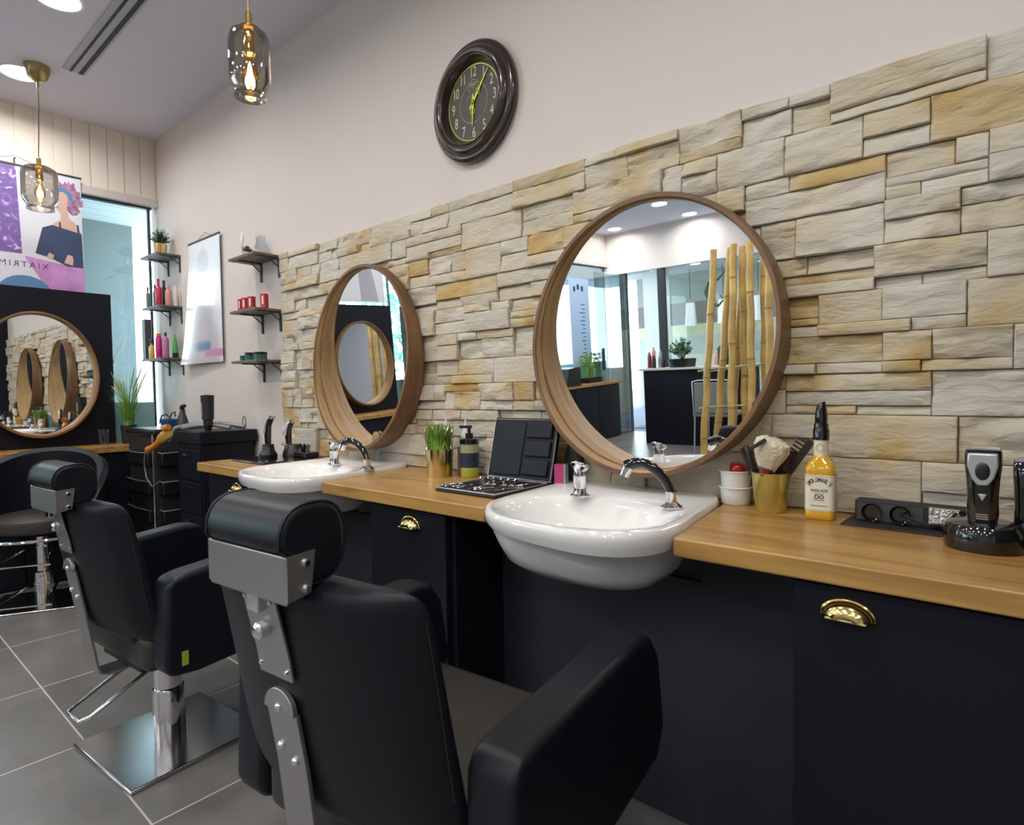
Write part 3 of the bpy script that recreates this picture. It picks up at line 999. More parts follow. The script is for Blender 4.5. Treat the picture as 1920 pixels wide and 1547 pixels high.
# ================================================================== BARBER CHAIRS
def barber_chair(label, x, y, rz, hd=(0, 0), dz=0.0, arm=0.27, aw=0.0, pedal=False):
    t = thing('barber_chair', label, 'chair', (x, y, 0), rz, 'black leather barber chairs with headrest')
    MB().bb(-0.205, 0.205, -0.20, 0.20, 0.0, 0.013).build('base_plate', M_steel, t, bev=0.006, seg=3)
    MB().lathe([(0, 0.013), (0.046, 0.013), (0.046, 0.17), (0.044, 0.175), (0.041, 0.178), (0.041, 0.30), (0, 0.30)], n=36).build('column', M_chrome, t)
    mb = MB()
    mb.bb(-0.13, 0.13, -0.13, 0.14, 0.298, 0.315)
    mb.bb(-0.045, 0.045, -0.10, 0.05, 0.285, 0.318)
    mb.build('mechanism', M_blackm, t, bev=0.003)
    # seat cushion
    MB().bb(-0.216, 0.216, -0.15, 0.315, 0.318 + dz, 0.425 + dz).build('seat', M_seatl, t, bev=0.028, seg=4)
    # body that curves up behind the seat
    MB().prism([(-0.170, 0.50 + dz), (-0.165, 0.43 + dz), (-0.140, 0.365 + dz), (-0.10, 0.328 + dz), (0.02, 0.318 + dz), (0.02, 0.36 + dz), (-0.11, 0.41 + dz), (-0.13, 0.50 + dz)], 'x', -0.16, 0.16).build('seat_shell', M_leather, t, bev=0.018, seg=3)
    # backrest: rear face bowed outwards around a central spine
    def rear(zz):
        z_ = zz - dz
        pts = [(0.40, -0.196), (0.47, -0.218), (0.60, -0.243), (0.70, -0.258), (0.80, -0.280), (0.83, -0.286)]
        for (za, ya), (zb, yb_) in zip(pts, pts[1:]):
            if z_ <= zb:
                return ya + (yb_ - ya) * (z_ - za) / (zb - za)
        return pts[-1][1]
    def front(zz):
        z_ = zz - dz
        return -0.105 - (z_ - 0.47) * 0.235
    def section(zz, k):
        yr, yf = rear(zz), front(zz)
        hw = 0.246
        bow = 0.058
        out = []
        n_ = 14
        for i in range(n_ + 1):                      # rear, left to right
            x_ = -hw + 2 * hw * i / n_
            e_ = abs(x_ / hw)
            out.append((x_ * (1 - 0.0 * e_), yr + bow * e_ ** 1.9 + 0.020 * max(0, e_ - 0.86) / 0.14))
        out += [(hw + 0.003, (yr + bow + yf) / 2 + 0.010), (hw - 0.006, yf - 0.008), (hw - 0.030, yf)]
        for i in range(1, 6):
            x_ = (hw - 0.03) * (1 - i / 3)
            out.append((x_, yf - 0.012 * (1 - (x_ / hw) ** 2)))
        out += [(-hw + 0.030, yf), (-hw + 0.006, yf - 0.008), (-hw - 0.003, (yr + bow + yf) / 2 + 0.010)]
        cy_ = (yr + bow * 0.5 + yf) / 2
        return [(x_ * (1 - (1 - k) * 0.16), cy_ + (y_ - cy_) * k, zz) for x_, y_ in out]
    zs = [(0.412, 0.30), (0.416, 0.62), (0.426, 0.84), (0.445, 0.97), (0.48, 1.0), (0.58, 1.0), (0.66, 1.0), (0.74, 1.0), (0.775, 0.98), (0.797, 0.87), (0.810, 0.64), (0.815, 0.30)]
    b = MB().loft([section(z_ + dz, k) for z_, k in zs], True, True).build('backrest', M_leather, t, sub=1)
    for s in (-1, 1):
        MB().tube([(s * 0.2450, rear(z_ + dz) + 0.0765, z_ + dz) for z_ in (0.51, 0.58, 0.66, 0.74, 0.775)], 0.0020, 6).build('piping', M_pipe, b)
    # armrests
    for s in (-1, 1):
        ap = [(-0.142, 0.355), (-0.132, 0.575), (-0.115, 0.600), (-0.075, 0.608), (arm - 0.06, 0.630), (arm - 0.012, 0.622), (arm + 0.025, 0.570), (arm + 0.052, 0.42), (arm + 0.015, 0.362), (0.10, 0.330), (-0.05, 0.322), (-0.125, 0.330)]
        a = MB().prism(ap, 'x', s * (0.224 + aw), s * (0.312 + aw)).build('armrest', M_leather, t, bev=0.034, seg=5)
    # headrest pad: rounded section along x, overhanging its bracket at the rear
    hy, hz = -0.262 + hd[0], 0.862 + hd[1] + dz
    sec = []
    for i in range(32):
        a = 2 * pi * i / 32
        k = (abs(cos(a)) ** 2.6 + abs(sin(a)) ** 2.6) ** (-1 / 2.6)
        yy, zz = 0.050 * k * cos(a), 0.056 * k * sin(a)
        if yy < 0:
            yy *= 1.10 if zz > -0.008 else 0.84
        sec.append((hy + yy + 0.004, hz + zz))
    h = MB().prism(sec, 'x', -0.094, 0.094).build('headrest', M_leather, t, bev=0.012, seg=3)
    for s in (-1, 1):
        MB().tube([(s * 0.090, p[0], p[1]) for p in sec] + [(s * 0.090, sec[0][0], sec[0][1])], 0.0020, 6, False).build('piping', M_pipe, h)
    # satin steel U bracket under the overhang
    z0, z1 = hz - 0.074, hz - 0.010
    yb = hy - 0.041
    mb = MB()
    mb.prism([(-0.098, z1), (0.098, z1), (0.094, z0), (-0.094, z0)], 'y', yb - 0.0035, yb)
    br = mb.build('headrest_bracket', M_satin, t, bev=0.0012)
    for s in (-1, 1):
        w_ = MB().prism([(yb - 0.0035, z0 + 0.004), (yb - 0.0035, z1), (yb + 0.040, z1 + 0.002), (yb + 0.032, z0 + 0.010)], 'x', s * 0.0945, s * 0.0980).build('bracket_side', M_satin, br, smooth=False)
        for zz in (z0 + 0.017, z1 - 0.012):
            MB().cyl((s * 0.098, yb + 0.024, zz), (s * 0.1035, yb + 0.024, zz), 0.0060, 0.0042, 16).build('bolt', M_chrome, br)
    MB().bb(-0.014, 0.014, yb + 0.004, yb + 0.016, 0.77 + dz, z0 + 0.03).build('headrest_stem', M_chrome, t, bev=0.002)
    # upper plate on the backrest
    za, zb = 0.664 + dz, 0.808 + dz
    pr_ = [(rear(za) - 0.0060, za), (rear(za) - 0.001, za), (rear(0.70 + dz) - 0.001, 0.70 + dz), (rear(zb) - 0.001, zb), (rear(zb) - 0.0065, zb), (rear(0.70 + dz) - 0.0060, 0.70 + dz)]
    p = MB().prism(pr_, 'x', -0.040, 0.040).build('back_plate', M_satin, t, bev=0.0012)
    for sx_ in (-0.031, 0.031):
        for zz in (za + 0.015, zb - 0.022):
            MB().cyl((sx_, rear(zz) - 0.005, zz), (sx_, rear(zz) - 0.0095, zz), 0.0042, 0.003, 12).build('bolt', M_chrome, p)
    zk = (za + zb) / 2 + 0.004
    MB().lathe([(0, 0), (0.010, 0), (0.012, 0.006), (0.012, 0.014), (0.008, 0.018), (0, 0.019)], n=20).build('knob', M_chrome, p, xf=Matrix.Translation((0, rear(zk) - 0.005, zk)) @ Matrix.Rotation(radians(90), 4, 'X'))
    # long bent steel strap from backrest to under the seat
    zt = 0.612 + dz
    W_ = 0.036
    path = [(rear(zt) - 0.004, zt), (rear(0.52 + dz) - 0.006, 0.52 + dz), (-0.222, 0.44), (-0.204, 0.325), (-0.198, 0.300), (-0.182, 0.2915), (-0.03, 0.2915)]
    q = []
    for i, (yy, zz) in enumerate(path):
        a = path[max(0, i - 1)]
        c = path[min(len(path) - 1, i + 1)]
        d = Vector((c[0] - a[0], c[1] - a[1])).normalized()
        n_ = Vector((d.y, -d.x)) * 0.0035
        q.append(((yy + n_.x, zz + n_.y), (yy - n_.x, zz - n_.y)))
    st = MB().prism([u for u, _ in q] + [w for _, w in reversed(q)], 'x', -W_, W_).build('back_strap', M_satin, t, bev=0.001)
    MB().prism([(W_ * cos(pi * i / 16), zt - 0.001 + W_ * 0.95 * sin(pi * i / 16)) for i in range(17)], 'y', rear(zt + 0.01) - 0.0105, rear(zt + 0.01) - 0.002).build('strap_end', M_satin, st, bev=0.001)
    for sx_, zz in ((0.0, zt + 0.006), (-0.015, zt - 0.062), (0.015, zt - 0.078)):
        MB().sph((sx_, rear(zz) - 0.010, zz), 0.0068, 12).build('bolt', M_chrome, st)
    # chrome loop lever behind the column
    mb = MB()
    mb.tube([(-0.052, 0.06, 0.298), (-0.052, -0.05, 0.280), (-0.056, -0.235, 0.195), (-0.044, -0.258, 0.187), (0.044, -0.258, 0.187), (0.056, -0.235, 0.195), (0.052, -0.05, 0.280), (0.052, 0.06, 0.298)], 0.0062, 10)
    mb.build('footrest_loop', M_chrome, t)
    if not pedal:
        return t
    # floor pedal with ball end
    mb = MB()
    mb.tube([(0.03, 0.03, 0.025), (0.15, 0.28, 0.030), (0.200, 0.385, 0.036), (0.205, 0.395, 0.06), (0.205, 0.395, 0.150)], 0.006, 10)
    mb.sph((0.205, 0.395, 0.158), 0.0125, 16)
    mb.cyl((0.205, 0.395, 0.136), (0.205, 0.395, 0.148), 0.010, n=16)
    mb.build('pedal', M_chrome, t)
    return t
c1 = barber_chair('black leather barber chair in the middle distance, its steel base plate in full view', -2.07, -0.94, 0.085, arm=0.245)
MB().bb(0.3125, 0.3135, -0.100, -0.082, 0.355, 0.395).build('fabric_tag', mat('yellow_green_tag', (0.30, 0.36, 0.02), 0.6), c1, smooth=False)['label'] = 'small yellow green fabric tag'
c2 = barber_chair('black leather barber chair nearest the camera, cut by the lower edge', -0.842, -0.968, 0.085, hd=(0.006, 0.010), dz=0.026, arm=0.345, aw=0.022, pedal=True)

# round-backed styling chair at the left
def tub_chair(label, x, y, rz):
    t = thing('styling_chair', label, 'chair', (x, y, 0), rz)
    MB().bb(-0.24, 0.24, -0.19, 0.19, 0, 0.012).build('base_plate', M_steel, t, bev=0.005)
    MB().lathe([(0, 0.012), (0.042, 0.012), (0.042, 0.17), (0.03, 0.175), (0.03, 0.36), (0, 0.36)], n=28).build('column', M_chrome, t)
    prof = [(0, 0.40), (0.19, 0.40), (0.215, 0.412), (0.222, 0.435), (0.215, 0.468), (0.18, 0.484), (0, 0.488)]
    MB().lathe(prof, n=48).build('seat', M_seatl, t)
    # wrap-around back: opening faces -y locally
    N = 44
    rings = []
    for i in range(N + 1):
        a = radians(-30 + 240 * i / N)
        e = math.sin(pi * i / N) ** 0.55
        zt = 0.50 + 0.315 * e
        ro, ri = 0.30, 0.255
        z0 = 0.40 + 0.01 * e
        rings.append([(ro * cos(a), ro * sin(a), z0), (ro * 1.03 * cos(a), ro * 1.03 * sin(a), (z0 + zt) / 2), (ro * 1.03 * cos(a), ro * 1.03 * sin(a), zt - 0.02), ((ro + ri) / 2 * 1.02 * cos(a), (ro + ri) / 2 * 1.02 * sin(a), zt), (ri * cos(a), ri * sin(a), zt - 0.02), (ri * cos(a), ri * sin(a), z0)])
    MB().loft(rings, True, True).build('backrest', M_leather, t)
    mb = MB()
    mb.tube([(0.285 * cos(radians(a)), 0.285 * sin(radians(a)), 0.385) for a in range(0, 361, 10)], 0.008, 8, False)
    mb.tube([(-0.285, 0, 0.385), (0.285, 0, 0.385)], 0.007, 8)
    mb.build('seat_ring', M_chrome, t)
    mb = MB()
    for zz in (0.30, 0.10):
        mb.tube([(-0.06, 0, zz), (-0.10, -0.26, zz - 0.01), (-0.13, -0.34, zz - 0.02), (0.13, -0.34, zz - 0.02), (0.10, -0.26, zz - 0.01), (0.06, 0, zz)], 0.007, 8)
    mb.build('footrest', M_chrome, t)
    mb = MB()
    for s in (-1, 1):
        mb.tube([(s * 0.09, -0.30, 0.28), (s * 0.115, -0.335, 0.18), (s * 0.09, -0.30, 0.08)], 0.004, 8)
    mb.build('footrest_rods', M_brass, t)
    return t
tub_chair('round backed black styling chair at the left edge, on chrome column and square plate', -4.00, -0.87, radians(62))

# ================================================================== WALL CLOCK
ck = thing('wall_clock', 'round dark bronzed wall clock with cream numerals and chartreuse hands', 'clock', (-1.557, -0.002, 2.170))
R = 0.218
def turned(prof, n=72):
    """profile (radius, depth towards the room) turned about the y axis, slightly narrower across"""
    mb = MB()
    rings = []
    for r, d in prof:
        rings.append([(r * cos(2 * pi * i / n) * 0.955, -d, r * sin(2 * pi * i / n)) for i in range(n)])
    mb.loft(rings)
    return mb
turned([(R * 0.97, 0), (R, 0.010), (R, 0.018), (R * 0.985, 0.026), (R * 0.94, 0.032), (R * 0.905, 0.033), (R * 0.895, 0.030), (R * 0.885, 0.036), (R * 0.86, 0.044), (R * 0.80, 0.050), (R * 0.755, 0.047), (R * 0.735, 0.042), (R * 0.725, 0.044), (R * 0.71, 0.042), (R * 0.70, 0.036), (R * 0.66, 0.022), (R * 0.655, 0.014)]).build('frame', M_cframe, ck)
turned([(R * 0.903, 0.0335), (R * 0.897, 0.0345), (R * 0.891, 0.033)]).build('outer_bead', M_cwear, ck)
turned([(R * 0.727, 0.0445), (R * 0.719, 0.0460), (R * 0.711, 0.0445)]).build('inner_bead', M_cwear, ck)
mb = MB()
mb.bm.faces.new([mb.bm.verts.new((R * 0.67 * cos(2 * pi * i / 72) * 0.955, -0.014, R * 0.67 * sin(2 * pi * i / 72))) for i in range(72)])
mb.build('dial', M_cface, ck, smooth=False)
turned([(R * 0.625, 0.0145), (R * 0.625, 0.016), (R * 0.612, 0.016), (R * 0.612, 0.0145)]).build('chapter_ring', M_gold_c, ck)
turned([(R * 0.335, 0.0143), (R * 0.335, 0.0152), (R * 0.330, 0.0152), (R * 0.330, 0.0143)]).build('inner_ring', M_cream, ck)
for h in range(1, 13):
    a = pi / 2 - h * pi / 6
    text_obj('numeral', str(h), 0.044, M_cream, ck, Matrix.Translation((R * 0.505 * cos(a) * 0.955, -0.0145, R * 0.505 * sin(a))) @ FACE_MY @ Matrix.Diagonal((0.82, 1.25, 1, 1)), 0.0005, spacing=0.9)
mb = MB()
for cx_, cz_, rr, a0, a1 in ((0, 0.075, 0.010, 0, 300), (-0.014, 0.070, 0.008, 90, 360), (0.014, 0.070, 0.008, -180, 90), (0, 0.058, 0.006, 0, 360), (-0.018, 0.052, 0.006, 120, 300), (0.018, 0.052, 0.006, -120, 60)):
    mb.tube([(cx_ + rr * cos(radians(a0 + (a1 - a0) * k / 10)), -0.0150, cz_ + rr * sin(radians(a0 + (a1 - a0) * k / 10))) for k in range(11)], 0.0009, 5)
mb.build('scroll_ornament', M_cream, ck)
MB().tube([(-0.036 + 0.0045 * k, -0.0150, 0.020 + 0.010 * sin(k * pi / 16) + (0.0045 if k % 2 else -0.0045)) for k in range(17)], 0.0008, 5).build('scroll_line', M_cream, ck)
def hand(name, ang, L, w, loopat):
    mb = MB()
    mb.prism([(-w * 0.3, -0.028), (w * 0.3, -0.028), (w * 0.7, 0), (w * 0.45, L * 0.3), (0.0012, L), (-0.0012, L), (-w * 0.45, L * 0.3), (-w * 0.7, 0)], 'y', -0.019, -0.0175)
    for s in (-1, 1):
        mb.tube([(s * 0.005 + 0.0055 * cos(2 * pi * k / 12), -0.0185, L * loopat + 0.009 * sin(2 * pi * k / 12)) for k in range(13)], 0.0013, 5, False)
    mb.sph((0, -0.019, 0), 0.0062, 12)
    mb.build(name, M_gold_c, ck, xf=Matrix.Rotation(-ang, 4, 'Y').inverted() if False else Matrix.Rotation(ang, 4, 'Y'))
hand('minute_hand', radians(38), 0.125, 0.008, 0.33)
hand('hour_hand', radians(183), 0.085, 0.009, 0.38)

# ================================================================== HANGING PRINTS
# print on the white wall, curling off the wall at the lower left
t = thing('hanging_poster', 'tall shiny figure print on the white wall between the two columns of shelves', 'poster', (-3.92, -0.004, 2.115))
def sheet(x0, x1, z0, z1, curl, off=0.0):
    mb = MB()
    nx, nz = 14, 30
    vs = []
    for k in range(nz + 1):
        fz = k / nz
        row = []
        for i in range(nx + 1):
            fx = i / nx
            gx = x0 + (x1 - x0) * fx
            gz = z0 + (z1 - z0) * fz
            yy = -0.014 - curl * (fz ** 2) * (1 - fx) ** 1.3 - 0.010 * sin(fz * 5) * (1 - fx) * fz - off
            row.append(mb.bm.verts.new((gx - 0.10 * fz * fz * (1 - fx), yy, gz)))
        vs.append(row)
    for k in range(nz):
        for i in range(nx):
            mb.bm.faces.new((vs[k][i], vs[k][i + 1], vs[k + 1][i + 1], vs[k + 1][i]))
    return mb
def poster_mat(name, mode):
    """soft printed figure: blends set by the sheet's own height and width"""
    m, tt, b = nt(name)
    tc_ = node(tt, 'ShaderNodeTexCoord')
    sp = node(tt, 'ShaderNodeSeparateXYZ')
    tt.links.new(tc_.outputs['Generated'], sp.inputs[0])
    def mth(op, a, b_=None, c=None):
        n = node(tt, 'ShaderNodeMath', operation=op)
        for i, v in enumerate((a, b_, c)):
            if v is None:
                continue
            if isinstance(v, (int, float)):
                n.inputs[i].default_value = v
            else:
                tt.links.new(v, n.inputs[i])
        return n.outputs[0]
    def mixc(f, c1, c2):
        n = node(tt, 'ShaderNodeMix', data_type='RGBA')
        tt.links.new(f, n.inputs[0])
        for k, c in ((6, c1), (7, c2)):
            if isinstance(c, tuple):
                n.inputs[k].default_value = (*c, 1)
            else:
                tt.links.new(c, n.inputs[k])
        return n.outputs[2]
    def smooth(v, a, b_):
        n = node(tt, 'ShaderNodeMapRange', interpolation_type='SMOOTHSTEP')
        tt.links.new(v, n.inputs[0])
        n.inputs[1].default_value = a
        n.inputs[2].default_value = b_
        return n.outputs[0]
    U, V = sp.outputs['X'], sp.outputs['Z']
    nz = node(tt, 'ShaderNodeTexNoise')
    nz.inputs['Scale'].default_value = 4
    tt.links.new(tc_.outputs['Generated'], nz.inputs['Vector'])
    # body outline: a figure that widens towards the bottom
    half = mth('MULTIPLY_ADD', mth('SUBTRACT', 1.0, V), 0.42, 0.02)
    dx = mth('ABSOLUTE', mth('SUBTRACT', U, 0.60))
    dx2 = mth('ADD', dx, mth('MULTIPLY', mth('SUBTRACT', nz.outputs[0], 0.5), 0.12))
    body = mth('SUBTRACT', 1.0, smooth(mth('SUBTRACT', dx2, half), -0.22, 0.10))
    body = mth('MULTIPLY', body, mth('SUBTRACT', 1.0, smooth(V, 0.66, 0.80)))
    c = mixc(body, (0.84, 0.89, 0.96), (0.56, 0.53, 0.60))
    face = mth('ADD', mth('POWER', mth('MULTIPLY', mth('SUBTRACT', U, 0.56), 6.5), 2), mth('POWER', mth('MULTIPLY', mth('SUBTRACT', V, 0.83), 9.0), 2))
    c = mixc(mth('SUBTRACT', 1.0, smooth(face, 0.5, 1.3)), c, (0.70, 0.71, 0.78))
    blue = mth('MULTIPLY', mth('SUBTRACT', 1.0, smooth(V, 0.15, 0.20)), smooth(V, 0.08, 0.12))
    blue = mth('MULTIPLY', blue, mth('MULTIPLY', smooth(U, 0.25, 0.5), mth('SUBTRACT', 1.0, smooth(U, 0.68, 0.76))))
    c = mixc(blue, c, (0.16, 0.30, 0.50))
    pk = mth('MULTIPLY', mth('SUBTRACT', 1.0, smooth(V, 0.10, 0.11)), smooth(V, 0.045, 0.05))
    pk = mth('MULTIPLY', pk, smooth(U, 0.55, 0.62))
    c = mixc(pk, c, (0.66, 0.30, 0.52))
    tt.links.new(c, b.inputs['Base Color'])
    b.inputs['Roughness'].default_value = 0.22
    b.inputs['Coat Weight'].default_value = 0.4
    return m
sheet(-0.215, 0.235, -0.04, -0.81, 0.045).build('print_sheet', poster_mat('figure_print', 0), t)
MB().tube([(-0.218, -0.014, -0.036), (0.238, -0.014, -0.036)], 0.006, 8).build('top_rod', M_dframe, t)
MB().tube([(-0.10, -0.012, -0.034), (0.02, -0.004, 0.006), (0.13, -0.012, -0.034)], 0.0012, 5).build('hanging_cord', M_dframe, t)
MB().cyl((0.02, 0.004, 0.006), (0.02, -0.008, 0.006), 0.003, n=8).build('nail', M_chrome, t)

# banner in front of the end window: faces the street, seen from behind as a mirrored print
t = thing('hanging_banner', 'purple and white banner with a curly haired woman, above the left dark panel', 'banner', (XE + 0.030, -0.79, 2.56))
MB().bb(-0.002, 0.002, -0.33, 0.33, -0.86, -0.04).build('banner_sheet', mat('banner_white', (0.66, 0.71, 0.82), 0.5), t, smooth=False)
MB().bb(-0.006, 0.006, -0.335, 0.335, -0.046, -0.036).build('top_rod', M_dframe, t, smooth=False)
MB().tube([(0, -0.14, -0.036), (0, 0.06 - 0.06, 0.012), (0, 0.17, -0.036)], 0.0015, 5).build('hanging_cord', M_dframe, t)
MB().cyl((-0.08, 0, 0.0), (0.006, 0, 0.0), 0.004, n=8).build('hook', M_dframe, t)
m_p, tt, bb_ = nt('purple_floral_print')
tc_ = node(tt, 'ShaderNodeTexCoord')
vn = node(tt, 'ShaderNodeTexNoise')
vn.inputs['Scale'].default_value = 9
vn.inputs['Detail'].default_value = 3
vn.inputs['Distortion'].default_value = 3.0
tt.links.new(tc_.outputs['Object'], vn.inputs['Vector'])
rr = node(tt, 'ShaderNodeValToRGB')
rr.color_ramp.elements[0].position = 0.48
rr.color_ramp.elements[0].color = (0.16, 0.10, 0.36, 1)
rr.color_ramp.elements[1].position = 0.66
rr.color_ramp.elements[1].color = (0.72, 0.62, 0.86, 1)
k = rr.color_ramp.elements.new(0.58)
k.color = (0.22, 0.15, 0.46, 1)
tt.links.new(vn.outputs[0], rr.inputs[0])
tt.links.new(rr.outputs[0], bb_.inputs['Base Color'])
def flat(name, poly, m, d, par):
    """thin printed area on the banner; poly in (y, z)"""
    MB().prism(poly, 'x', 0.0021, 0.0021 + d).build(name, m, par, smooth=False)
flat('purple_print', [(-0.33, -0.575), (-0.33, -0.047), (0.00, -0.047), (0.015, -0.575)], m_p, 0.0004, t)
M_ban_p = mat('banner_pink', (0.52, 0.26, 0.60), 0.5, var=0.25, vscale=7)
M_ban_b = mat('banner_blue', (0.10, 0.24, 0.48), 0.5)
M_ban_s = mat('banner_skin', (0.60, 0.42, 0.36), 0.5)
M_ban_h = mat('banner_hair', (0.34, 0.18, 0.30), 0.7, var=0.5, vscale=40)
M_ban_d = mat('banner_top', (0.035, 0.06, 0.14), 0.5)
flat('pink_print', [(0.12, -0.86), (0.10, -0.72), (0.03, -0.60), (0.03, -0.585), (0.14, -0.60), (0.24, -0.615), (0.33, -0.61), (0.33, -0.86)], M_ban_p, 0.0004, t)
flat('blue_print', [(0.022 + 0.145 * cos(pi * i / 14), -0.84 + 0.135 * sin(pi * i / 14)) for i in range(15)], M_ban_b, 0.0006, t)
hr = random.Random(5)
hair = []
for i in range(36):
    a = radians(-75 + 250 * i / 35)
    q = 0.085 + hr.uniform(-0.010, 0.020)
    hair.append((0.255 + q * 0.86 * cos(a), -0.185 + q * 1.15 * sin(a)))
flat('hair', hair, M_ban_h, 0.0005, t)
flat('face', [(0.222 + 0.040 * cos(2 * pi * i / 20) * (1 if sin(2 * pi * i / 20) > 0 else 0.82), -0.215 + 0.075 * sin(2 * pi * i / 20)) for i in range(20)], M_ban_s, 0.0008, t)
flat('neck', [(0.218, -0.27), (0.250, -0.25), (0.262, -0.31), (0.30, -0.345), (0.325, -0.40), (0.17, -0.40), (0.175, -0.36), (0.215, -0.33)], M_ban_s, 0.0007, t)
flat('headband', [(0.182, -0.165), (0.195, -0.135), (0.235, -0.120), (0.275, -0.150), (0.290, -0.205), (0.275, -0.205), (0.262, -0.172), (0.232, -0.150), (0.20, -0.160)], M_ban_b, 0.0010, t)
flat('eyes', [(0.194, -0.206), (0.210, -0.202), (0.212, -0.207), (0.196, -0.211)], M_ink, 0.0012, t)
flat('lips', [(0.192, -0.252), (0.208, -0.249), (0.210, -0.256), (0.196, -0.259)], mat('banner_lips', (0.40, 0.12, 0.14), 0.5), 0.0012, t)
flat('top', [(0.12, -0.395), (0.17, -0.37), (0.325, -0.40), (0.328, -0.62), (0.24, -0.62), (0.16, -0.58), (0.08, -0.56)], M_ban_d, 0.0009, t)
for sp_ in (0.205, 0.300):
    flat('strap', [(sp_, -0.345), (sp_ + 0.010, -0.345), (sp_ + 0.014, -0.40), (sp_ + 0.002, -0.40)], M_ban_d, 0.0010, t)
flat('hand', [(0.135, -0.575), (0.150, -0.545), (0.175, -0.560), (0.165, -0.590)], M_ban_s, 0.0011, t)
flat('hand', [(0.225, -0.60), (0.245, -0.545), (0.27, -0.55), (0.275, -0.575), (0.27, -0.61)], M_ban_s, 0.0011, t)
# mirrored lettering, reading along -y from the front
mir = Matrix(((0, 0, 1, 0), (-1, 0, 0, 0), (0, 1, 0, 0), (0, 0, 0, 1)))
text_obj('lettering', 'XIATRIM', 0.050, mat('banner_ink', (0.10, 0.10, 0.22), 0.6), t, Matrix.Translation((0.0030, 0.022, -0.640)) @ mir, 0.0003, spacing=1.35)

t = thing('window_print', 'pale print over the second dark panel, seen in the far round mirror', 'poster', (XE + 0.030, -1.77, 2.60))
MB().bb(-0.002, 0.002, -0.37, 0.37, -0.79, 0.0).build('print_sheet', mat('pale_window_print', (0.74, 0.78, 0.84), 0.5), t, smooth=False)
flat('grey_figure', [(-0.30, -0.78), (-0.20, -0.30), (-0.16, -0.02), (-0.04, -0.02), (-0.08, -0.30), (-0.10, -0.78)], mat('print_grey', (0.42, 0.44, 0.50), 0.5), 0.0004, t)
flat('blue_block', [(0.16, -0.78), (0.20, -0.45), (0.36, -0.40), (0.36, -0.78)], mat('print_blue', (0.36, 0.58, 0.78), 0.5), 0.0004, t)
# price list hanging at the window, seen in the large mirror
t = thing('price_list', 'pale blue price list banner at the window, seen in the large mirror', 'poster', (XE + 0.06, -5.45, 2.22))
MB().bb(-0.001, 0.001, -0.24, 0.24, -1.22, 0).build('sheet', mat('pale_blue_sheet', (0.42, 0.56, 0.80), 0.5), t, smooth=False)
for k in range(15):
    w = random.uniform(0.03, 0.09)
    MB().bb(0.001, 0.0016, -0.12, -0.12 + w * 2, -0.36 - k * 0.055, -0.350 - k * 0.055).build('text_line', M_ink, t, smooth=False)
for (a, b) in ((-0.1, -0.12), (0.0, -0.10), (0.09, -0.13)):
    MB().bb(0.001, 0.0016, a, a + 0.05, b - 0.05, b + 0.02).build('figure', M_ink, t, smooth=False)

# ================================================================== SHELVES
def shelf(label, x0, x1, z, g):
    t = thing('wall_shelf', label, 'shelf', ((x0 + x1) / 2, 0, z), 0, g)
    h = (x1 - x0) / 2
    MB().bb(-h, h, -0.150, -0.001, -0.013, 0).build('board', M_shelf, t, smooth=False, bev=0.001)
    for bx in (-h + 0.075, h - 0.014):
        mb = MB()
        mb.bb(bx - 0.008, bx + 0.008, -0.008, -0.001, -0.115, -0.013)
        mb.bb(bx - 0.008, bx + 0.008, -0.125, -0.001, -0.019, -0.0135)
        mb.tube([(bx, -0.008, -0.06), (bx, -0.06, -0.019)], 0.003, 6)
        mb.build('bracket', M_dframe, t, smooth=False)
    return t
SL = 'small shelves left of the hanging print'
SR = 'small shelves at the corner of the stone wall'
shelf('top shelf by the window, carrying a leafy plant in a gold pot', -4.60, -4.31, 2.045, SL)
shelf('middle shelf by the window, with red and pink bottles', -4.60, -4.31, 1.702, SL)
shelf('lowest shelf by the window, crowded with hair products', -4.64, -4.31, 1.356, SL)
shelf('top shelf beside the stone wall, with a tiny plant on it', -3.29, -3.005, 1.838, SR)
shelf('middle shelf beside the stone wall, with small red boxes', -3.29, -3.005, 1.553, SR)
shelf('lowest shelf beside the stone wall, with dark jars', -3.29, -3.005, 1.284, SR)

def blades(n, r0, h0, h1, spread, w, seed, curl=0.4, mbx=None):
    rnd = random.Random(seed)
    mb = mbx or MB()
    for k in range(n):
        a = rnd.uniform(0, 2 * pi)
        rr_ = r0 * math.sqrt(rnd.random())
        h = rnd.uniform(h0, h1)
        out = spread * rnd.uniform(0.15, 1.0)
        bx, by = rr_ * cos(a), rr_ * sin(a)
        d = Vector((cos(a), sin(a), 0))
        s = Vector((-sin(a), cos(a), 0))
        prev = None
        for i in range(5):
            f = i / 4
            c = Vector((bx, by, 0)) + d * out * f ** 1.8 + Vector((0, 0, h * (f - curl * 0.25 * f ** 3 * out / max(spread, 1e-4))))
            ww = w * (1 - f * 0.85) * 0.5
            cur = (mb.bm.verts.new(c - s * ww), mb.bm.verts.new(c + s * ww))
            if prev:
                mb.bm.faces.new((prev[0], prev[1], cur[1], cur[0]))
            prev = cur
    return mb
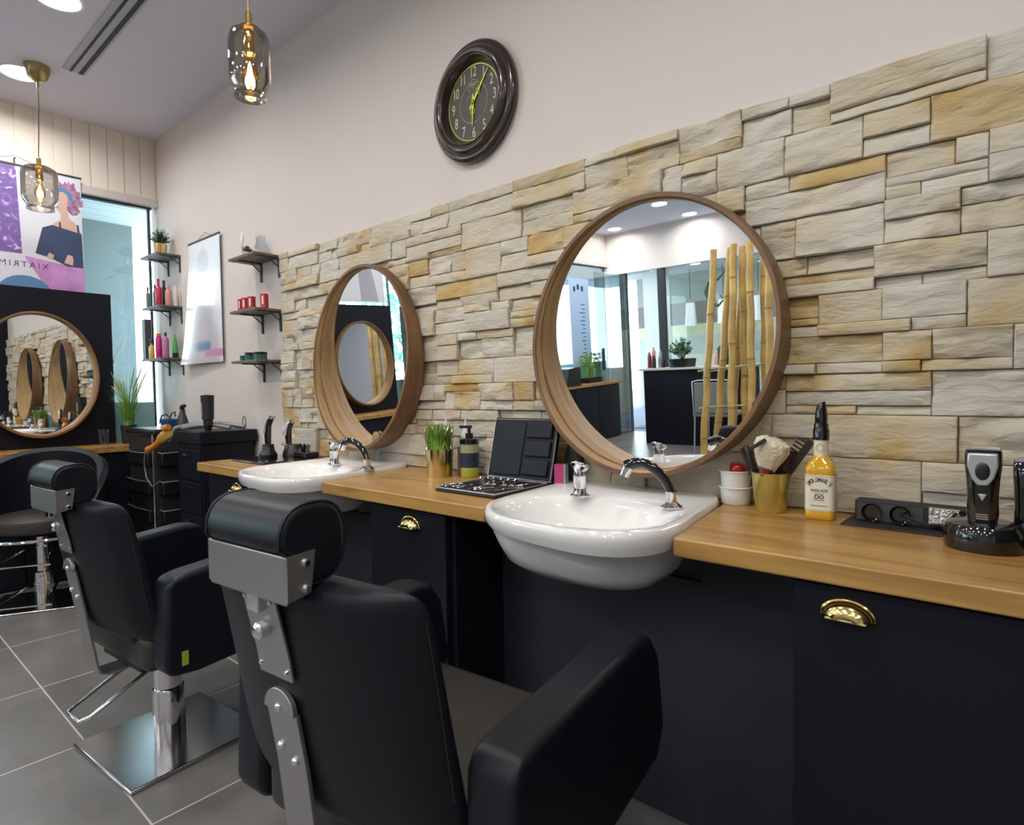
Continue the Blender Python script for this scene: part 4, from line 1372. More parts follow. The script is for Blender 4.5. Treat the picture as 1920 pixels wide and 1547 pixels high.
def leafy(n, r, h, seed, s=0.012):
    rnd = random.Random(seed)
    mb = MB()
    for k in range(n):
        a = rnd.uniform(0, 2 * pi)
        el = rnd.uniform(0.25, 1.5)
        L = rnd.uniform(0.6, 1.0)
        tip = Vector((r * L * cos(a) * cos(el), r * L * sin(a) * cos(el), h * L * sin(el)))
        mb.tube([(tip.x * 0.1, tip.y * 0.1, 0), tip * 0.55 + Vector((0, 0, h * 0.12)), tip + Vector((0, 0, h * 0.08))], [0.0011, 0.0009, 0.0007], 4)
        for q in range(5):
            c = tip * rnd.uniform(0.45, 1.0) + Vector((rnd.uniform(-1, 1), rnd.uniform(-1, 1), rnd.uniform(-0.3, 1))) * s * 0.5 + Vector((0, 0, h * 0.08))
            e = Matrix.Rotation(rnd.uniform(0, 6), 3, 'X') @ Matrix.Rotation(rnd.uniform(0, 6), 3, 'Z')
            mb.quadface([c + e @ Vector(p) * s for p in ((-0.5, 0, 0), (0, -0.14, 0.05), (0.5, 0, 0), (0, 0.14, 0.05))])
    return mb
def potted(name, label, loc, rp, hp, pm, foliage, fm, taper=0.9, group=None):
    t = thing(name, label, 'plant', loc, 0, group)
    MB().lathe([(0, 0), (rp * taper, 0), (rp, hp), (rp * 0.92, hp), (rp * 0.90, hp - 0.008), (0, hp - 0.008)], n=32).build('pot', pm, t)
    f = foliage.build('foliage', fm, t, smooth=False)
    f.location = (0, 0, hp - 0.01)
    return t
potted('potted_plant', 'bushy dark green plant in a gold pot on the top shelf by the window', (-4.435, -0.082, 2.046), 0.042, 0.078, M_gold, leafy(95, 0.095, 0.105, 3, 0.022), M_leafd)

# products: turned bottles
def bottle(name, label, x, y, z, prof, m, capprof=None, capm=None, group=None, cat='bottle', sx=1, sy=1):
    t = thing(name, label, cat, (x, y, z + 0.0005), 0, group)
    MB().lathe(prof, n=28, sx=sx, sy=sy).build('body', m, t)
    if capprof:
        MB().lathe(capprof, n=24, sx=sx, sy=sy).build('cap', capm, t)
    return t
Z2, Z3 = 1.702, 1.356
GB = 'hair products on the window shelves'
def slim(r, h, neck=0.4, sh=0.75):
    return [(0, 0), (r * 0.95, 0), (r, 0.004), (r, h * sh), (r * 0.8, h * (sh + 0.08)), (r * neck, h * (sh + 0.12)), (r * neck, h), (0, h)]
def capp(r, z, h):
    return [(0, z), (r, z), (r, z + h), (r * 0.8, z + h + 0.002), (0, z + h + 0.002)]
bottle('product_bottle', 'tall grey green bottle at the left end of the middle window shelf', -4.575, -0.12, Z2, slim(0.012, 0.125), mat('grey_green_bottle', (0.14, 0.22, 0.21), 0.3), capp(0.006, 0.125, 0.02), M_black, GB)
bottle('product_bottle', 'second grey green bottle on the middle window shelf, beside the black one', -4.535, -0.09, Z2, slim(0.012, 0.14), mat('grey_green_bottle_dark', (0.10, 0.16, 0.16), 0.3), capp(0.006, 0.14, 0.02), M_black, GB)
bottle('product_bottle', 'slim black bottle behind the red one on the middle window shelf', -4.47, -0.055, Z2, slim(0.014, 0.17, 0.6), M_black, capp(0.009, 0.17, 0.015), M_black, GB)
bottle('product_bottle', 'crimson bottle with long neck on the middle window shelf', -4.425, -0.105, Z2, slim(0.020, 0.165, 0.38, 0.70), M_redb, capp(0.0085, 0.165, 0.018), M_redb, GB)
bottle('product_bottle', 'pale pink bottle right of the crimson one on the middle window shelf', -4.365, -0.065, Z2, slim(0.021, 0.125, 0.5, 0.78), M_pink, capp(0.012, 0.125, 0.018), mat('clear_pink_cap', (0.6, 0.42, 0.42), 0.2), GB)
bottle('product_bottle', 'faint cream tube at the right end of the middle window shelf', -4.325, -0.035, Z2, slim(0.011, 0.125, 0.8, 0.9), M_cdecor, capp(0.008, 0.125, 0.01), M_cdecor, GB)
t = thing('product_box', 'tall dark grey carton at the left end of the lowest window shelf', 'box', (-4.60, -0.128, Z3 + 0.0005), 0.1)
MB().bb(-0.022, 0.022, -0.020, 0.020, 0, 0.272).build('body', mat('dark_carton', (0.07, 0.07, 0.085), 0.4), t, smooth=False, bev=0.001)
bottle('product_bottle', 'clear bottle of golden oil with black pump on the lowest window shelf', -4.535, -0.122, Z3, slim(0.018, 0.105, 0.35), M_oil, capp(0.008, 0.105, 0.030), M_black, GB)
bottle('product_bottle', 'dark small bottle tucked behind the golden oil on the lowest window shelf', -4.46, -0.06, Z3, slim(0.016, 0.10, 0.6), M_maroon, capp(0.010, 0.10, 0.012), M_black, GB)
bottle('product_bottle', 'magenta bottle with orange top on the lowest window shelf', -4.440, -0.110, Z3, slim(0.020, 0.150, 0.7, 0.86), M_mag, capp(0.014, 0.150, 0.014), M_orange, GB)
bottle('product_bottle', 'mauve pump bottle on the lowest window shelf, between magenta and green', -4.388, -0.085, Z3, slim(0.020, 0.145, 0.4, 0.86), M_lilac, capp(0.008, 0.145, 0.024), M_black, GB)
t = thing('product_tube', 'bright green tube standing on its black cap, right end of the lowest window shelf', 'tube', (-4.336, -0.045, Z3 + 0.0005))
MB().lathe([(0, 0), (0.019, 0), (0.019, 0.032), (0, 0.032)], n=24).build('cap', M_black, t)
MB().loft([[(0.019 * cos(a) * 1, 0.019 * sin(a) * (1 - f * 0.9), 0.032 + 0.135 * f) for a in [2 * pi * i / 24 for i in range(24)]] for f in (0, 0.35, 0.7, 1)], True, True).build('body', M_green, t)
# right shelves
Z5, Z6, Z4 = 1.553, 1.284, 1.838
GR = 'small red boxes on the middle shelf beside the stone'
for (bx, by, w, h, lb) in ((-3.262, -0.10, 0.014, 0.070, 'leftmost and narrowest small red box on the shelf'), (-3.215, -0.098, 0.024, 0.073, 'second small red box from the left on the shelf'), (-3.150, -0.095, 0.026, 0.073, 'third small red box on the shelf, left of the gap'), (-3.050, -0.075, 0.026, 0.078, 'small red box standing alone right of the gap')):
    t = thing('red_box', lb, 'box', (bx, by, Z5 + 0.0005), 0.25, GR)
    MB().bb(-w / 2 - 0.004, w / 2 + 0.004, -0.012, 0.012, 0, h).build('body', M_red, t, smooth=False)
    MB().bb(-w * 0.18, w * 0.22, -0.0126, -0.0120, h * 0.3, h * 0.85).build('white_print', M_white, t, smooth=False)
GJ = 'dark jars on the lowest shelf beside the stone'
for (bx, by, r, h, lb) in ((-3.262, -0.095, 0.018, 0.030, 'smallest dark jar, left on the lowest shelf beside the stone'), (-3.200, -0.092, 0.023, 0.045, 'middle teal labelled dark jar on the lowest shelf'), (-3.100, -0.080, 0.034, 0.043, 'widest dark jar, right on the lowest shelf beside the stone')):
    t = thing('product_jar', lb, 'jar', (bx, by, Z6 + 0.0005), 0, GJ)
    MB().lathe([(0, 0), (r, 0), (r, h * 0.68), (0, h * 0.68)], n=28).build('body', M_teal, t)
    MB().lathe([(0, h * 0.68), (r * 1.03, h * 0.68), (r * 1.03, h), (0, h)], n=28).build('lid', M_black, t)
potted('tiny_plant', 'tiny plant in a gold cup on the top shelf beside the stone', (-3.20, -0.085, Z4 + 0.0005), 0.018, 0.034, M_gold, leafy(40, 0.042, 0.045, 8, 0.016), M_leafd)
o = thing('white_ornament', 'white oval ornament on thin legs behind the tiny plant', 'ornament', (-3.245, -0.09, Z4 + 0.0005))
MB().sph((0, 0, 0.115), 0.014, 20, (1, 0.5, 2.4)).build('oval', M_white, o)
mb = MB()
for s in (-1, 1):
    mb.tube([(s * 0.014, 0, 0), (s * 0.003, 0, 0.085)], 0.0022, 6)
mb.build('legs', M_silver, o)
o = thing('glass_dome', 'clear faceted glass vase behind the tiny plant, against the white wall', 'vase', (-3.140, -0.040, Z4 + 0.0005))
MB().lathe([(0.018, 0), (0.030, 0.03), (0.034, 0.06), (0.024, 0.09), (0.028, 0.118)], n=8).build('glass_body', M_clear, o)
o = thing('soap_bar', 'flat golden wrapped bar on the top shelf beside the stone', 'box', (-3.095, -0.078, Z4 + 0.0005), 0.1)
MB().bb(-0.036, 0.036, -0.02, 0.02, 0, 0.018).build('body', mat('gold_paper', (0.50, 0.38, 0.14), 0.4), o, bev=0.004)

# ================================================================== ON THE MAIN WORKTOP
ZW = 0.7915
t = potted('grass_pot', 'short bright green grass in an embossed gold pot between the two mirrors', (-1.625, -0.158, ZW), 0.051, 0.100, M_gold, blades(360, 0.043, 0.065, 0.112, 0.040, 0.0062, 4), M_grass, 0.92)
mb = MB()
for k in range(10):
    a = 2 * pi * k / 10
    for s in (-1, 1):
        mb.tube([((0.0485 + 0.003 * f) * cos(a + s * pi / 10 * sin(f * pi * 1.0)), (0.0485 + 0.003 * f) * sin(a + s * pi / 10 * sin(f * pi)), 0.006 + 0.088 * f) for f in [i / 10 for i in range(11)]], 0.0010, 5)
mb.build('embossing', M_gold, t.children[0])
t = thing('squeeze_bottle', 'clear squeeze bottle with pointed nozzle behind the gold grass pot', 'bottle', (-1.680, -0.070, ZW), 0, 'clear nozzle bottles')
MB().lathe([(0, 0), (0.024, 0), (0.024, 0.12), (0.017, 0.135), (0, 0.135)], n=24).build('body', M_clear, t)
MB().lathe([(0.019, 0.133), (0.018, 0.145), (0.006, 0.175), (0.0022, 0.215), (0, 0.216)], n=20).build('nozzle', mat('cloudy_plastic', (0.72, 0.74, 0.78), 0.3), t)
q = thing('squeeze_bottle', 'nozzle bottle of blue liquid behind the pump dispenser', 'bottle', (-1.585, -0.060, ZW), 0, 'clear nozzle bottles')
MB().lathe([(0, 0), (0.022, 0), (0.022, 0.125), (0.016, 0.14), (0, 0.14)], n=24).build('body', M_bliq, q)
MB().lathe([(0.018, 0.138), (0.016, 0.150), (0.006, 0.175), (0.0022, 0.205), (0, 0.206)], n=20).build('nozzle', mat('cloudy_plastic_b', (0.72, 0.74, 0.78), 0.3), q)
t = thing('soap_dispenser', 'black pump dispenser with dark label left of the open scissor case', 'bottle', (-1.522, -0.105, ZW), 0.5)
MB().lathe([(0, 0), (0.032, 0), (0.034, 0.004), (0.034, 0.035), (0, 0.035)], n=32).build('soap', M_soap, t)
MB().lathe([(0.0341, 0.035), (0.0341, 0.088)], n=32).build('label_band', mat('navy_label', (0.02, 0.03, 0.06), 0.4), t)
MB().lathe([(0.034, 0.088), (0.034, 0.122)], n=32).build('body', mat('olive_clear_body', (0.36, 0.36, 0.22), 0.15), t)
MB().lathe([(0, 0.120), (0.036, 0.120), (0.036, 0.136), (0.030, 0.140), (0, 0.140)], n=32).build('collar', M_blackg, t)
mb = MB()
mb.cyl((0, 0, 0.14), (0, 0, 0.158), 0.014, n=20)
mb.cyl((0, 0, 0.158), (0, 0, 0.178), 0.006, n=14)
mb.bb(-0.036, 0.010, -0.006, 0.006, 0.176, 0.186)
mb.build('pump', M_black, t, bev=0.001)
t = thing('cardboard_tube', 'brown cardboard carton between the grass pot and the pump dispenser', 'box', (-1.567, -0.085, ZW), 0.3)
MB().bb(-0.020, 0.020, -0.018, 0.018, 0, 0.105).build('body', mat('brown_card', (0.16, 0.10, 0.06), 0.6), t, smooth=False)

# open scissor case
t = thing('scissor_case', 'open black leather scissor case propped against the wall, silver piping', 'case', (-1.265, -0.27, ZW), 0)
tr = MB().bb(-0.125, 0.125, -0.125, 0.130, 0.0, 0.012).build('tray', M_blackm, t, bev=0.004)
P4 = [(-0.123, -0.123, 0.0125), (0.123, -0.123, 0.0125), (0.123, 0.128, 0.0125), (-0.123, 0.128, 0.0125)]
MB().tube(P4 + P4[:1], 0.0016, 6, False).build('silver_piping', M_silver, tr)
lidm = Matrix.Translation((0.0, 0.132, 0.010)) @ Matrix.Rotation(radians(-14), 4, 'X')
ld = MB().bb(-0.138, 0.138, -0.005, 0.012, 0.0, 0.212).build('lid', M_leather, t, bev=0.005, xf=lidm)
P5 = [(-0.134, -0.0055, 0.006), (0.134, -0.0055, 0.006), (0.134, -0.0055, 0.206), (-0.134, -0.0055, 0.206)]
MB().tube(P5 + P5[:1], 0.0020, 6, False).build('silver_piping', M_silver, ld, xf=lidm)
for k in range(3):
    MB().bb(0.015, 0.120, -0.014, -0.004, 0.020 + k * 0.062, 0.074 + k * 0.062).build('padded_loop', M_leather, ld, bev=0.006, seg=3, xf=lidm)
MB().bb(-0.122, 0.005, -0.0085, -0.004, 0.016, 0.196).build('padded_panel', M_leather, ld, bev=0.004, xf=lidm)
# scissors lying in the tray
def scissors(label):
    t = thing('scissors', label, 'scissors', (0, 0, 0), 0, 'scissors lying in the open case')
    for s in (-1, 1):
        mb = MB()
        mb.prism([(s * 0.001, 0.0), (s * 0.008, 0.010), (s * 0.0035, 0.072), (s * 0.0005, 0.076)], 'z', 0.0015 + s * 0.0008, 0.0032 + s * 0.0008)
        mb.tube([(s * 0.004, 0.004, 0.0025), (-s * 0.010, -0.036, 0.0025)], 0.0022, 6)
        mb.tube([(-s * 0.013 + 0.010 * cos(2 * pi * k / 14), -0.047 + 0.013 * sin(2 * pi * k / 14), 0.0025) for k in range(15)], 0.0020, 6, False)
        mb.build('blade', M_chrome, t)
    MB().cyl((0, 0.002, 0.001), (0, 0.002, 0.0058), 0.0035, n=12).build('pivot_screw', M_chrome, t)
    return t
s0 = scissors('x')
rs = random.Random(3)
slab = ['scissors at the front left corner of the open case', 'second scissors from the left in the front row of the case', 'scissors at the front middle of the open case', 'scissors right of the middle in the front row of the case', 'scissors at the front right corner of the open case',
        'scissors at the back left of the open case, by the propped lid', 'scissors behind the left pairs, near the lid', 'scissors at the middle of the back row, near the lid', 'scissors right of the middle in the back row, near the lid', 'scissors at the back right of the open case, by the propped lid']
for i in range(10):
    row = i // 5
    p = (-1.265 - 0.092 + (i % 5) * 0.046, -0.27 - 0.045 + row * 0.105, ZW + 0.0135)
    rz = rs.uniform(-0.7, 0.7) + (pi if rs.random() < 0.5 else 0)
    if i == 0:
        s0.location = p
        s0.rotation_euler = (0, 0, rz)
        s0['label'] = slab[0]
    else:
        dup(s0, p, rz, slab[i])
t = thing('black_bag', 'black soft pouch standing behind the open scissor case', 'bag', (-1.100, -0.052, ZW))
MB().sph((0, 0, 0.075), 0.040, 20, (0.9, 0.55, 1.85)).build('body', M_blackm, t)
t = thing('product_box', 'small magenta and white carton between the scissor case and the near basin', 'box', (-1.104, -0.120, ZW), 0.2)
MB().bb(-0.018, 0.014, -0.012, 0.012, 0, 0.075).build('body', mat('magenta_carton', (0.42, 0.05, 0.16), 0.4), t, smooth=False)
MB().bb(0.0145, 0.020, -0.0125, 0.0125, 0, 0.077).build('edge', M_silver, t, smooth=False)

# white cups with red-capped stick
cups = ['lower white plastic bowl of the stack beside the near basin', 'upper white plastic bowl of the stack beside the near basin']
cp = thing('white_bowl', cups[0], 'bowl', (-0.510, -0.105, ZW), 0, 'stacked white bowls')
MB().lathe([(0, 0), (0.032, 0), (0.036, 0.004), (0.039, 0.044), (0.044, 0.045), (0.044, 0.047), (0.037, 0.048), (0.034, 0.008), (0, 0.006)], n=40).build('body', M_white, cp)
cp.location = (-0.575, -0.062, ZW)
dup(cp, (-0.575, -0.062, ZW + 0.042), label=cups[1])
t = thing('red_topped_tub', 'cream tub with round red lid standing in the white bowls', 'jar', (-0.573, -0.064, ZW + 0.052), 0)
MB().lathe([(0, 0), (0.018, 0), (0.019, 0.036), (0, 0.036)], n=24).build('body', mat('cream_tub', (0.62, 0.54, 0.34), 0.4), t)
MB().lathe([(0, 0.036), (0.0205, 0.036), (0.0205, 0.052), (0.017, 0.056), (0, 0.057)], n=24).build('lid', mat('red_lid', (0.45, 0.02, 0.02), 0.2), t)
for ob in (t,):
    ob.rotation_euler = (0.05, 0.12, 0)

# gold bucket with combs and brushes
BX, BY = -0.472, -0.105
t = thing('gold_bucket', 'shiny yellow gold tin bucket right of the large mirror', 'bucket', (BX, BY, ZW))
MB().lathe([(0, 0.002), (0.034, 0.002), (0.0345, 0), (0.036, 0.002), (0.0455, 0.094), (0.0470, 0.097), (0.0445, 0.098), (0.0435, 0.094), (0.034, 0.006), (0, 0.006)], n=48).build('body', M_bucket, t)
def comb(label, L, base, lean, rz, teeth, tl, w, m, cat='comb', side=1):
    t = thing('comb', label, cat, base, rz, 'combs in the gold bucket')
    t.rotation_euler = (lean[0], lean[1], rz)
    MB().bb(-w / 2, w / 2, -0.0016, 0.0016, 0, L).build('spine', m, t, smooth=False, bev=0.001)
    mb = MB()
    for k in range(teeth):
        z = L * 0.35 + (L * 0.63) * k / teeth
        mb.bb(side * w / 2, side * (w / 2 + tl), -0.0012, 0.0012, z, z + L * 0.63 / teeth * (0.45))
    mb.build('teeth', m, t, smooth=False)
    return t
comb('wide toothed black comb leaning right out of the gold bucket', 0.178, (BX - 0.004, BY + 0.002, ZW + 0.03), (0, radians(33), 0), 0, 11, 0.020, 0.018, M_comb, side=-1)
comb('fine toothed black comb beside the wide toothed one in the bucket', 0.140, (BX + 0.002, BY + 0.014, ZW + 0.02), (0.05, radians(22), 0), 0, 18, 0.012, 0.024, M_comb, side=-1)
comb('black comb standing between the brush and the wide comb', 0.135, (BX + 0.008, BY - 0.004, ZW + 0.02), (0.05, radians(15), 0), 0, 16, 0.012, 0.020, M_comb)
comb('reddish brown comb leaning left out of the gold bucket', 0.155, (BX - 0.010, BY - 0.002, ZW + 0.02), (0.0, radians(-16), 0), pi, 20, 0.010, 0.018, M_comb).scale = (1, 1, 1)
def roundbrush(label, base, lean, L, r, m):
    t = thing('round_brush', label, 'brush', base, 0, 'brushes in the gold bucket')
    t.rotation_euler = lean
    MB().lathe([(0, 0), (0.006, 0.002), (0.006, L * 0.45), (0.008, L * 0.5), (0.008, L - 0.004), (0.005, L), (0, L)], n=14).build('handle', m, t)
    mb = MB()
    for k in range(110):
        z = L * 0.52 + L * 0.46 * (k / 110)
        a = k * 2.399
        d = Vector((cos(a), sin(a), 0))
        p = Vector((0, 0, z))
        mb.tube([p + d * 0.006, p + d * r], [0.0011, 0.0006], 4)
    b = mb.build('bristles', m, t, smooth=False)
    b['kind'] = 'stuff'
    return t
roundbrush('dark red round bristle brush at the left of the bucket', (BX - 0.016, BY + 0.008, ZW + 0.012), (0.06, -0.30, 0), 0.155, 0.018, M_comb)
roundbrush('second dark round brush behind the neck duster', (BX - 0.010, BY + 0.018, ZW + 0.012), (-0.10, -0.10, 0), 0.160, 0.016, M_comb)
t = thing('neck_duster', 'cream bristled neck duster lying across the top of the gold bucket', 'brush', (BX - 0.006, BY - 0.030, ZW + 0.092), 0)
t.rotation_euler = (0.22, 0.30, 0)
MB().lathe([(0, -0.012), (0.012, -0.008), (0.015, 0.004), (0.014, 0.014), (0.018, 0.024), (0, 0.026)], n=24).build('handle', M_maroon, t)
rb = random.Random(2)
rings = []
for z, r in ((0.018, 0.016), (0.030, 0.021), (0.05, 0.030), (0.075, 0.036), (0.090, 0.034), (0.098, 0.020)):
    rings.append([((r + rb.uniform(-1, 1) * 0.0025) * cos(2 * pi * i / 40) * 1.15, (r + rb.uniform(-1, 1) * 0.0025) * sin(2 * pi * i / 40) * 0.7, z + rb.uniform(-0.003, 0.003)) for i in range(40)])
MB().loft(rings, False, True).build('bristles', M_bristle, t)
t = thing('hair_clip', 'small black hair clip lying on the cream duster', 'clip', (BX - 0.004, BY - 0.078, ZW + 0.168), 0)
t.rotation_euler = (0, -0.6, 0.2)
MB().bb(-0.022, 0.022, -0.005, 0.005, 0, 0.009).build('clip_body', M_blackm, t, bev=0.002)
t = thing('green_stick', 'thin turquoise tail comb handle sticking up behind the duster', 'comb', (BX - 0.012, BY + 0.020, ZW + 0.01), 0)
MB().tube([(0, 0, 0), (-0.012, 0.0, 0.10), (-0.030, 0.006, 0.195)], [0.003, 0.0025, 0.0012], 8).build('handle', mat('turquoise_plastic', (0.10, 0.42, 0.36), 0.3), t)

# whiskey-style bottle used as lotion dispenser
t = thing('liquor_bottle', 'square amber bottle with cream label and black pourer beside the gold bucket', 'bottle', (-0.355, -0.118, ZW), 0.10)
def sq(r, z, p=6.0, n=48):
    out = []
    for i in range(n):
        a = 2 * pi * i / n
        c, s = cos(a), sin(a)
        k = (abs(c) ** p + abs(s) ** p) ** (-1 / p)
        out.append((r * k * c, r * k * s, z))
    return out
MB().loft([sq(0.029, 0.0), sq(0.0315, 0.004), sq(0.0315, 0.016), sq(0.0310, 0.018), sq(0.0310, 0.108), sq(0.0315, 0.112), sq(0.031, 0.120), sq(0.026, 0.132, 4), sq(0.018, 0.141, 3), sq(0.0155, 0.148, 2), sq(0.0150, 0.170, 2), sq(0.0142, 0.186, 2)], True, True).build('bottle_glass', M_amber, t)
lb = MB().loft([sq(0.0316, 0.020), sq(0.0316, 0.104)]).build('label', M_label, t)
MB().lathe([(0.0158, 0.142), (0.0156, 0.184)], n=32).build('neck_label', M_label, t)
LX = Matrix.Translation((0, -0.0320, 0))
def arc_text(body, size, r, zc, span, m, par):
    n = len(body)
    for i, ch in enumerate(body):
        if ch == ' ':
            continue
        a = (i - (n - 1) / 2) / n * span
        text_obj('letter', ch, size, m, par, Matrix.Translation((r * sin(a), -0.0321, zc + r * cos(a) - r)) @ Matrix.Rotation(a, 4, 'Y') @ FACE_MY @ Matrix.Diagonal((0.8, 1.25, 1, 1)), 0.0003, bold=0.0002)
arc_text("JACK DANIEL'S", 0.0105, 0.032, 0.093, 1.75, M_ink, lb)
text_obj('letter', 'FARE.ADE', 0.0080, M_ink, lb, Matrix.Translation((0, -0.0321, 0.068)) @ FACE_MY, 0.0003)
text_obj('letter', 'OO', 0.0130, M_ink, lb, Matrix.Translation((0, -0.0321, 0.053)) @ FACE_MY, 0.0003, bold=0.0002)
for zz, w in ((0.0610, 0.010), (0.0460, 0.011), (0.033, 0.017)):
    MB().bb(-w, w, -0.0324, -0.0319, zz - 0.0004, zz + 0.0004).build('rule', M_ink, lb, smooth=False)
mb = MB()
for (a, b, c_, d) in ((-0.0295, 0.0295, 0.0225, 0.0230), (-0.0295, 0.0295, 0.1010, 0.1015)):
    mb.bb(a, b, -0.0323, -0.0318, c_, d)
mb.build('label_border', M_brass, lb, smooth=False)
MB().tube([(0.008 * cos(2 * pi * i / 20), -0.0160 - 0.0005, 0.166 + 0.009 * sin(2 * pi * i / 20)) for i in range(21)], 0.0005, 4, False).build('neck_emblem', M_brass, t)
MB().lathe([(0, 0.184), (0.0175, 0.184), (0.0178, 0.206), (0.0160, 0.210), (0.0155, 0.222), (0, 0.222)], n=32).build('collar', M_blackg, t)
MB().loft([[(0.0150 * cos(a) * f, 0.0150 * sin(a) * f, z + (0.004 * cos(a) if z > 0.25 else 0)) for a in [2 * pi * i / 28 for i in range(28)]] for z, f in ((0.220, 0.86), (0.230, 0.92), (0.250, 0.84), (0.264, 0.66), (0.270, 0.55))], True, True).build('pourer', M_blackg, t)

# pop-up socket strip
t = thing('socket_box', 'black pop-up socket box with two outlets let into the worktop at the right', 'socket', (-0.190, -0.112, ZW), -0.03)
MB().bb(-0.112, 0.130, -0.062, 0.056, -0.0005, 0.003).build('cover_plate', M_blackm, t, smooth=False, bev=0.001)
s = MB().bb(-0.095, 0.130, -0.006, 0.040, 0.003, 0.050).build('socket_block', M_blackm, t, bev=0.002)
MB().bb(-0.090, 0.035, -0.0075, -0.006, 0.008, 0.045).build('socket_face', mat('charcoal_plastic', (0.05, 0.052, 0.056), 0.3), s, smooth=False)
for xx in (-0.060, -0.006):
    MB().lathe([(0, 0), (0.015, 0), (0.019, -0.006), (0.020, -0.008)], n=28).build('outlet', M_blackg, s, xf=Matrix.Translation((xx, -0.0078, 0.026)) @ Matrix.Rotation(radians(-90), 4, 'X'))
M_foil = mat('silver_foil', (0.62, 0.60, 0.58), 0.3, 0.8, bump=0.9, bscale=140)
t = thing('foil_block', 'crinkled silver foil block resting on the socket box', 'box', (-0.118, -0.128, ZW + 0.014), -0.03)
MB().bb(-0.026, 0.026, -0.010, 0.006, 0, 0.036).build('body', M_foil, t, smooth=False, bev=0.001)

# clippers on their charging stands
def clipper(name, label, loc, rz, H, w, light, cat='hair clipper', group=None, silver=True):
    t = thing(name, label, cat, loc, rz, group)
    sect = []
    for z, ww, dd, yo in ((0, 0.40, 0.45, 0), (0.10, 0.44, 0.48, 0), (0.35, 0.42, 0.46, -0.002), (0.62, 0.46, 0.44, -0.004), (0.80, 0.50, 0.40, -0.006), (0.96, 0.50, 0.22, -0.004), (1.0, 0.48, 0.16, -0.002)):
        r = []
        for i in range(28):
            a = 2 * pi * i / 28
            k = (abs(cos(a)) ** 3 + abs(sin(a)) ** 3) ** (-1 / 3)
            r.append((ww * w * k * cos(a), dd * w * k * sin(a) + yo, z * H))
        sect.append(r)
    b = MB().loft(sect, True, True).build('body', M_blackg, t)
    if silver:
        # silver face plate, wide at the head and pointed below
        pl = [(-0.40 * w, 0.97 * H), (0.40 * w, 0.97 * H), (0.42 * w, 0.80 * H), (0.30 * w, 0.62 * H), (0.14 * w, 0.52 * H), (-0.14 * w, 0.52 * H), (-0.30 * w, 0.62 * H), (-0.42 * w, 0.80 * H)]
        mb = MB()
        mb.prism(pl, 'y', -0.56 * w, -0.30 * w)
        f = mb.build('face_plate', M_silver, t, bev=0.003, seg=3)
        MB().sph((0, -0.55 * w, 0.72 * H), 0.24 * w, 24, (0.85, 0.28, 1.25)).build('thumb_switch', M_black, f)
        MB().prism([(-0.12 * w, 0.40 * H), (0.12 * w, 0.40 * H), (0.0, 0.30 * H)], 'y', -0.54 * w, -0.44 * w).build('trim', M_silver, t, bev=0.001)
    MB().bb(-0.46 * w, 0.46 * w, -0.16 * w, 0.10 * w, H, H + 0.006).build('blade', M_steel, t, smooth=False, bev=0.001)
    for zz in (0.045, 0.075, 0.105):
        MB().bb(-0.16 * w, 0.16 * w, -0.53 * w, -0.455 * w, zz * H, zz * H + 0.0012).build('stripe', M_silver, t, smooth=False)
    return t
t = thing('charging_stand', 'round black charging stand under the silver faced clipper at the right', 'charger', (-0.050, -0.225, ZW))
MB().lathe([(0, 0), (0.060, 0), (0.063, 0.006), (0.062, 0.034), (0.056, 0.046), (0.040, 0.052), (0, 0.052)], n=48).build('base', M_blackg, t)
clipper('hair_clipper', 'black and silver hair clipper standing in the round charger', (-0.052, -0.226, ZW + 0.0525), 0.0, 0.132, 0.056, True)
t = thing('charging_stand', 'flat black charging base at the right edge, behind the round one', 'charger', (0.055, -0.175, ZW))
MB().bb(-0.045, 0.080, -0.050, 0.045, 0, 0.028).build('base', M_blackm, t, bev=0.006, seg=3)
clipper('hair_trimmer', 'slim black trimmer standing behind the silver faced clipper', (0.008, -0.160, ZW + 0.0285), 0.1, 0.130, 0.036, False, silver=False)
t = thing('power_cord', 'black power cord looping from the socket box to the charging stand', 'cord', (0, 0, ZW))
MB().tube([(-0.195, -0.128, 0.026), (-0.185, -0.150, 0.030), (-0.150, -0.152, 0.016), (-0.115, -0.156, 0.022), (-0.098, -0.158, 0.046), (-0.088, -0.155, 0.052), (-0.080, -0.152, 0.040), (-0.084, -0.156, 0.012)], 0.0028, 8).build('cable', M_blackg, t)
t = thing('black_case', 'upright black cabinet edge standing at the far right of the worktop', 'case', (0.085, -0.060, ZW))
MB().bb(-0.025, 0.12, -0.045, 0.040, 0, 0.155).build('body', M_blackm, t, bev=0.004)

